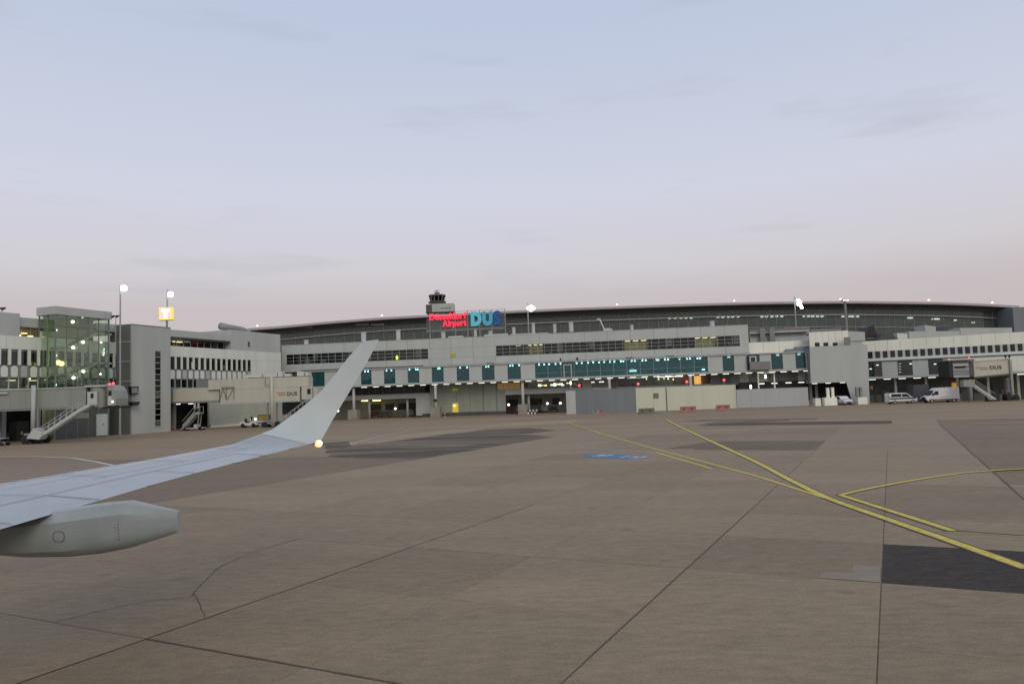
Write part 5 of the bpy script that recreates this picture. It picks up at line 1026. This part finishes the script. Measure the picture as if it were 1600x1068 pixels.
# dark tow tractor at the right
g = G(1580, 625.3); t = thing('tow_tractor', 'dark open tow tractor at the right edge near the stairs foot', 'tractor', (g.x, g.y, 0))
MB().prism([(-1.1, .35), (1.0, .35), (1.05, .85), (.3, .95), (.2, .75), (-.4, .75), (-.5, 1.1), (-1.1, 1.1)], -.6, .6).build('chassis', 'black', t); box('seat', t, -.35, .1, -.4, .4, .75, .95, 'darkgrey'); box('seat_back', t, -.45, -.35, -.4, .4, .8, 1.4, 'darkgrey'); MB().bar((.5, 0, .95), (.3, 0, 1.4), .06).bar((.3, -.25, 1.42), (.3, .25, 1.42), .06).build('steering_column', 'black', t); MB().bar((-1, -.55, 1.1), (-1, -.55, 1.95), .07).bar((-1, .55, 1.1), (-1, .55, 1.95), .07).bar((-1, -.55, 1.95), (-1, .55, 1.95), .07).build('roll_bar', 'redfaded', t)
for x in (-.75, .7):
    for s in (-1, 1): MB().cyl((x, s * .5, .38), (x, s * .72, .38), .38, n=14).build('wheel', 'rubber', t)
ball('headlamp', t, (.95, -.4, .7), .1, 'headlamp')
# baggage tug with trailer under the middle bridge
g = G(390, 667.3); t = thing('baggage_tug', 'white baggage tug with open cab beneath the middle jet bridge', 'tug', (g.x, g.y, 0))
MB().prism([(-1.5, .35), (1.4, .35), (1.4, 1.0), (.3, 1.05), (.2, .8), (-.5, .8), (-.6, 1.0), (-1.5, 1.0)], -.65, .65).build('chassis', 'vanwhite', t); m = MB()
for x in (-.95, .35):
    for y in (-.55, .55): m.bar((x, y, .9), (x - .05, y, 1.95), .09)
m.box(-1.1, .45, -.65, .65, 1.95, 2.05); m.build('cab_frame', 'vanwhite', t); box('windscreen', t, .32, .37, -.5, .5, 1.05, 1.9, 'greyglass'); box('seat', t, -.6, -.1, -.45, .45, .8, 1.0, 'black'); box('seat_back', t, -.7, -.58, -.45, .45, .9, 1.5, 'black')
for x in (-.95, .9):
    for s in (-1, 1): MB().cyl((x, s * .5, .36), (x, s * .72, .36), .36, n=14).build('wheel', 'rubber', t)
g = G(410, 666.3); t = thing('ground_power_cart', 'low white ground power cart behind the tug, yellow load on top', 'cart', (g.x, g.y, 0)); MB().prism([(-1.7, .4), (1.9, .4), (1.9, .9), (.4, 1.15), (-1.7, 1.15)], -.7, .7).build('cart_body', 'vanwhite', t); box('load', t, -.6, 1.5, -.5, .5, 1.18, 2.1, 'olive'); box('load_net', t, -.4, 1.3, -.55, -.51, 1.3, 2.0, 'lampgreen' if False else 'paintyellow'); box('side_stripe', t, -1.6, 1.8, -.72, -.705, .6, .75, 'black'); ball('lamp', t, (-1.0, -.6, 1.4), .18, 'lampwhite')
for x in (-1.2, 1.3):
    for s in (-1, 1): MB().cyl((x, s * .5, .35), (x, s * .74, .35), .35, n=14).build('wheel', 'rubber', t)
# mobile passenger stairs parked by the dark opening
g = G(302, 672); t = thing('passenger_stairs', 'mobile passenger stairs parked in the dark opening left of the cream wall', 'boarding stairs', (g.x, g.y, 0)); m = MB()
n = 10
for k in range(n): m.box(-1.5 + k * .2, -1.3 + k * .2, -.7, .7, .6 + k * .24, .66 + k * .24)
m.build('steps', 'grey', t)
for s in (-.72, .72): MB().prism([(-1.6, .4), (.6, 2.9), (1.4, 2.9), (1.4, 2.6), (.75, 2.6), (-1.3, .35)], s - .04, s + .04).build('stringer', 'bridgegrey', t); MB().prism([(-1.5, 1.0), (.55, 3.3), (.55, 2.9), (-1.5, .55)], s - .02, s + .02).build('side_panel', 'steel', t); MB().bar((-1.5, s, 1.6), (.55, s, 3.9), .07).bar((.55, s, 3.9), (1.4, s, 3.9), .07).bar((.55, s, 2.9), (.55, s, 3.9), .07).bar((1.4, s, 2.9), (1.4, s, 3.9), .07).build('handrail', 'bridgegrey', t); MB().box(.5, .75, s - .25, s + .05, 3.6, 4.5).build('canopy_post', 'grey', t)
MB().box(.6, 1.5, -.7, .7, 2.85, 2.95).box(-1.7, 1.9, -.75, .75, .3, .45).build('chassis', 'panel', t); MB().bar((.9, -.5, .45), (1.2, -.5, 2.85), .14).bar((.9, .5, .45), (1.2, .5, 2.85), .14).build('lift_ram', 'steel', t); box('engine_cover', t, .3, .9, -.5, .5, .46, 1.0, 'panel')
for x in (-1.2, 1.4):
    for s in (-1, 1): MB().cyl((x, s * .55, .3), (x, s * .75, .3), .3, n=14).build('wheel', 'rubber', t)
# cropped cart at the left edge
g = G(3, 696); t = thing('baggage_cart', 'dark low cart cut by the left edge of the picture', 'cart', (g.x, g.y, 0)); MB().box(-1.6, .7, -.6, .6, .35, .5).build('deck', 'darkgrey', t); box('deck_edge', t, -1.6, .75, -.64, -.605, .38, .48, 'panel'); box('load', t, -1.4, .3, -.5, .5, .5, .85, 'black'); box('load_cover', t, -1.45, .5, -.52, .52, .86, .93, 'grey'); MB().bar((.1, -.55, .5), (.1, -.55, 1.6), .06).build('pole', 'grey', t)
for x in (-1.0, .35):
    for s in (-1, 1): MB().cyl((x, s * .5, .25), (x, s * .66, .25), .25, n=12).build('wheel', 'rubber', t)
# ================================================================ the airliner's wing (nose to the left, we sit behind it)
BETA = math.radians(10); la_ = Vector((math.sin(BETA), math.cos(BETA), 0)); fo_ = Vector((-math.cos(BETA), math.sin(BETA), 0))
mat('wingpaint', (.345, .375, .395), .30, var=.11, vscale=1.3, spec=.5, rnd=.05); mat('winglet', (.48, .52, .50), .36, var=.05, vscale=1.2); mat('fairing', (.30, .335, .33), .42, var=.14, vscale=1.6, spec=.4); mat('seam', (.10, .11, .12), .7); mat('wingdark', (.05, .05, .055), .6)
WG = thing('airliner', 'airliner with pale grey wing and tall upswept winglet, nose to the left', 'airplane', (0, 0, 0), -BETA)
def loc(P): return Vector((-P.dot(fo_), P.dot(la_), P.z))      # wing frame: x aft, y outboard, z up
def onlat(px, py, lat):
    d = ray(px, py); t = lat / d.dot(la_); return EYEP + d * t
TEc = [(-260, 905), (0, 826), (135.6, 787.4), (232.5, 758), (349, 727), (465, 698)]
LEc = [(-260, 795), (0, 756.5), (155, 731), (271, 712), (368, 693), (407, 680)]
def curve(c, t):
    for (xa, ya), (xb, yb) in zip(c, c[1:]):
        if t <= xb: break
    return ya + (yb - ya) * (t - xa) / (xb - xa)
def findp(c, lat, fwd):
    lo, hi = c[0][0] - 200, 520
    for _ in range(50):
        m = (lo + hi) / 2; f = onlat(m, curve(c, m), lat).dot(fo_)
        if f > fwd: lo = m
        else: hi = m
    return loc(onlat(m, curve(c, m), lat))
SEC = []
for lat in (7.2, 8.2, 9.2, 10.2, 11.2, 12.2, 13.2, 14.0, 14.7):
    te = findp(TEc, lat, 6.95 + .25 * (15.5 - lat)); le = findp(LEc, lat, 8.35 + .50 * (15.5 - lat)); SEC.append((lat, le, te))
d_ = (SEC[0][1] - SEC[2][1]); e_ = (SEC[0][2] - SEC[2][2])
SEC.insert(0, (3.2, SEC[0][1] + d_ * 2, SEC[0][2] + e_ * 2)); SEC.insert(0, (-1.4, SEC[0][1] + d_ * 2.3, SEC[0][2] + e_ * 2.3))
TIP = []
for lat, a, b in ((15.15, (426, 670), (488, 692.5)), (15.5, (440, 660), (502, 687)), (15.75, (459, 646), (509, 675)), (15.95, (477.5, 632), (519, 657)), (16.1, (502, 610), (535, 630)), (16.25, (524, 584), (555, 597)), (16.38, (545, 557), (574, 565)), (16.46, (562, 538.5), (588, 538)), (16.48, (570, 533), (592, 530))):
    TIP.append((lat, loc(onlat(*a, lat)), loc(onlat(*b, lat))))
ALL = SEC + TIP
def foil(t): return .6 * (.2969 * math.sqrt(t) - .126 * t - .3516 * t * t + .2843 * t ** 3 - .1036 * t ** 4) * 5
def section(i, c0, c1, thick, n=9, lst=None, dz=0):
    lst = lst or ALL; _, le, te = lst[i]; a = lst[max(i - 1, 0)]; b = lst[min(i + 1, len(lst) - 1)]
    span = ((b[1] + b[2]) - (a[1] + a[2])).normalized(); ch = te - le; nn_ = span.cross(ch).normalized()
    if nn_.z < 0: nn_ = -nn_
    if abs(nn_.z) < .5 and nn_.y > 0: nn_ = -nn_
    up_ = []; lo_ = []
    for k in range(n):
        t = c0 + (c1 - c0) * (k / (n - 1)) ** (1.6 if c0 == 0 else 1); y = foil(t) * thick * ch.length
        up_.append(le + ch * t + nn_ * (y * .55 + dz)); lo_.append(le + ch * t - nn_ * (y * .75))
    return up_ + lo_[::-1]
def lerp_sec(lat):
    for p, q in zip(ALL, ALL[1:]):
        if lat <= q[0]: break
    t = (lat - p[0]) / (q[0] - p[0]); return (lat, p[1].lerp(q[1], t), p[2].lerp(q[2], t))
def piece(name, l0, l1, c0, c1, m='wingpaint', thick=.11, parent=None):
    lst = [lerp_sec(l0)] + [s for s in ALL if l0 + .02 < s[0] < l1 - .02] + [lerp_sec(l1)]
    return MB().ring([section(i, c0, c1, thick, lst=lst) for i in range(len(lst))]).build(name, m, parent or WG, smooth=False)
def smoothen(o):
    for p in o.data.polygons: p.use_smooth = len(p.vertices) == 4
    o.data.set_sharp_from_angle(angle=math.radians(40)); return o
for a, b in ((-1.3, 6.9), (6.92, 10.9), (10.92, 14.6)): smoothen(piece('slat', a, b, 0, .135))
smoothen(piece('wing_box', -1.3, 14.98, .139, .66)); smoothen(piece('wing_core', -1.25, 14.9, .10, .94, 'wingdark', .085))
smoothen(piece('flap', -1.3, 10.15, .664, 1)); smoothen(piece('aileron', 10.17, 13.6, .664, 1)); smoothen(piece('outer_panel', 13.62, 14.98, .664, 1)); smoothen(piece('tip_leading_edge', 14.62, 14.98, 0, .135))
wl_ = smoothen(MB().ring([section(i, 0, 1, .09, n=10, lst=[lerp_sec(15.0)] + TIP) for i in range(len(TIP) + 1)]).build('winglet', 'winglet', WG))
def top_at(lat, c): 
    s = lerp_sec(lat); span = Vector((0, 1, .08)).normalized(); ch = s[2] - s[1]; nn_ = span.cross(ch).normalized(); nn_ = -nn_ if nn_.z < 0 else nn_
    return s[1] + ch * c + nn_ * (foil(c) * .11 * ch.length * .55 + .012)
def seam(pts, w=.007, m='seam'):
    o = MB(); P_ = [top_at(a, c) for a, c in pts]
    for i, p in enumerate(P_):
        d = (P_[min(i + 1, len(P_) - 1)] - P_[max(i - 1, 0)]).normalized(); s = d.cross(Vector((0, 0, 1))).normalized() * w; o.v += [tuple(p + s), tuple(p - s)]
    o.f = [(2 * i, 2 * i + 1, 2 * i + 3, 2 * i + 2) for i in range(len(P_) - 1)]; return o.build('panel_seam', m, WG)
for a0, c0, a1, c1 in ((5, .137, 11.6, .137), (5, .662, 10.15, .662), (10.15, .662, 10.2, .99), (10.2, .662, 13.6, .662), (11.2, .50, 14.4, .52), (6, .42, 10.0, .43), (10.0, .43, 10.15, .66), (7.4, .15, 7.4, .65), (8.7, .15, 8.75, .42), (9.9, .15, 9.95, .42), (11.4, .15, 11.4, .5), (12.8, .15, 12.8, .5), (14.1, .15, 14.15, .5), (13.6, .662, 13.62, .99), (11.9, .672, 11.95, .99), (8.9, .672, 8.93, .99), (7.0, .3, 14.3, .33)): seam([(a0 + (a1 - a0) * k / 8, c0 + (c1 - c0) * k / 8) for k in range(9)])
# flap track fairing
FA = bpy.data.objects.new('flap_track_fairing', None)
fst = [(6.60, 2.60, 2.335, .03), (6.615, 2.625, 2.315, .045), (6.95, 2.69, 2.215, .12), (7.35, 2.77, 2.105, .20), (7.8, 2.74, 2.03, .275), (8.3, 2.68, 1.985, .295), (9.0, 2.60, 1.975, .30), (9.8, 2.52, 2.02, .28), (10.8, 2.45, 2.18, .2), (11.6, 2.42, 2.34, .06)]
FLAT = 9.65; lp = []
for f, zt, zb, w in fst:
    zc, hh = (zt + zb) / 2, (zt - zb) / 2; l_ = []
    for yk, zk in ((-.25, 1), (-.62, .93), (-1, .50), (-1, .2), (-1, -.1), (-.97, -.4), (-.85, -.68), (-.6, -.88), (-.25, -1), (.25, -1), (.6, -.88), (.85, -.68), (.97, -.4), (1, -.1), (1, .2), (1, .50), (.62, .93), (.25, 1)): l_.append((-f, FLAT + w * yk, zc + hh * zk))
    lp.append(l_)
bpy.data.objects.remove(FA)
fr = MB().ring(lp).build('flap_track_fairing', 'fairing', WG)
for p_ in fr.data.polygons: p_.use_smooth = len(p_.vertices) == 4
fr.data.set_sharp_from_angle(angle=math.radians(24))
def side(f):                                  # near side of the fairing at a station
    for p, q in zip(fst, fst[1:]):
        if f <= q[0]: break
    t = (f - p[0]) / (q[0] - p[0]); return FLAT - (p[3] + (q[3] - p[3]) * t), (p[1] + (q[1] - p[1]) * t + p[2] + (q[2] - p[2]) * t) / 2
m = MB(); fc = 8.28; yy, zc = side(fc); zc -= .02; nR = 28
for k in range(nR):
    a = 2 * math.pi * k / nR
    for r_ in (1.0, .90): m.v.append((-fc + .095 * r_ * math.copysign(abs(math.cos(a)) ** .7, math.cos(a)), yy - .004, zc + .075 * r_ * math.copysign(abs(math.sin(a)) ** .7, math.sin(a))))
m.f = [(2 * k, 2 * k + 1, (2 * k + 3) % (2 * nR), (2 * k + 2) % (2 * nR)) for k in range(nR)]; m.build('access_hatch', 'seam', fr)
yy, zc = side(7.45)
for k in range(2, 10):
    for dx in (0, .05): box('rivet', fr, -7.45 + dx + .004 * (k % 2) - .006, -7.45 + dx + .004 * (k % 2) + .006, yy - .004 + abs(k - 6) * .0045, yy + .02 + abs(k - 6) * .0045, zc + (k - 6) * .042 - .006, zc + (k - 6) * .042 + .006, 'seam')
# tip light
p = loc(onlat(498, 692, 15.35)); st = MB().cyl(p + Vector((-.35, 0, .01)), p + Vector((-.02, 0, 0)), .035, .03, n=8).build('light_fairing', 'winglet', WG); ball('strobe_lamp', st, p + Vector((.02, 0, 0)), .055, 'strobe'); ball('strobe_glow', st, p + Vector((-.02, .03, -.012)), .085, 'orangeglow')  # orange emissive ball stands in for the glow around the strobe
# the cabin tube behind us, which shades the ground beside the aircraft
lp = []
for x, k in ((-22, .15), (-21, .55), (-19, .85), (-16.5, 1), (-8, 1), (0, 1), (8, 1), (11, .95), (16, .6), (20, .2)):
    lp.append([(x, -3.15 + 1.88 * k * math.cos(2 * math.pi * i / 32), 3.55 + (1 - k) * (.9 if x > 0 else -.3) + 1.98 * k * math.sin(2 * math.pi * i / 32)) for i in range(32)])
smoothen(MB().ring(lp).build('fuselage', 'winglet', WG))
# masts and small lamps on the roofs
q = atY(1320, 470, 190); t = thing('roof_mast', 'grey mast with a lamp head before the arched hall, right of the slanted block', 'mast', (q.x, 190, 11)); MB().cyl((0, 0, 0), (0, 0, q.z - 11), .38, .30, n=10).build('pole', 'midgrey', t); MB().cyl((0, 0, q.z - 11), (0, 0, q.z - 10.7), .9, .9, n=12).build('head_ring', 'duct', t)
for k in (0, 1, 2): box('head_lamp', t, -.75 + k * .5, -.45 + k * .5, -.95, -.7, q.z - 11.1, q.z - 10.8, 'lampdim')
for px, py, Y, zb, lab in ((181, 494, 112, 12, 'pair of dark spot lamps beside the slim floodlight mast'), (3, 482, 99.5, 17, 'dark lamp head on the roof at the left edge')):
    q = atY(px, py, Y); t = thing('roof_lamp', lab, 'lamp', (q.x, Y, zb)); h = q.z - zb; MB().cyl((0, 0, 0), (0, 0, h), .06, n=8).build('stem', 'steel', t)
    for dx in (-.3, .3): MB().cyl((dx, -.35, h - .08), (dx, .2, h + .1), .2, .13, n=10).build('lamp_head', 'black', t)
    MB().bar((-.35, 0, h), (.35, 0, h), .06).build('crossbar', 'steel', t)
for lat in (11.0, 11.9, 12.8, 13.5, 14.3):
    q = lerp_sec(lat)[2]; MB().cyl(q + Vector((-.02, 0, 0)), q + Vector((.13, 0, .004)), .006, .003, n=6).build('static_wick', 'wingdark', WG)
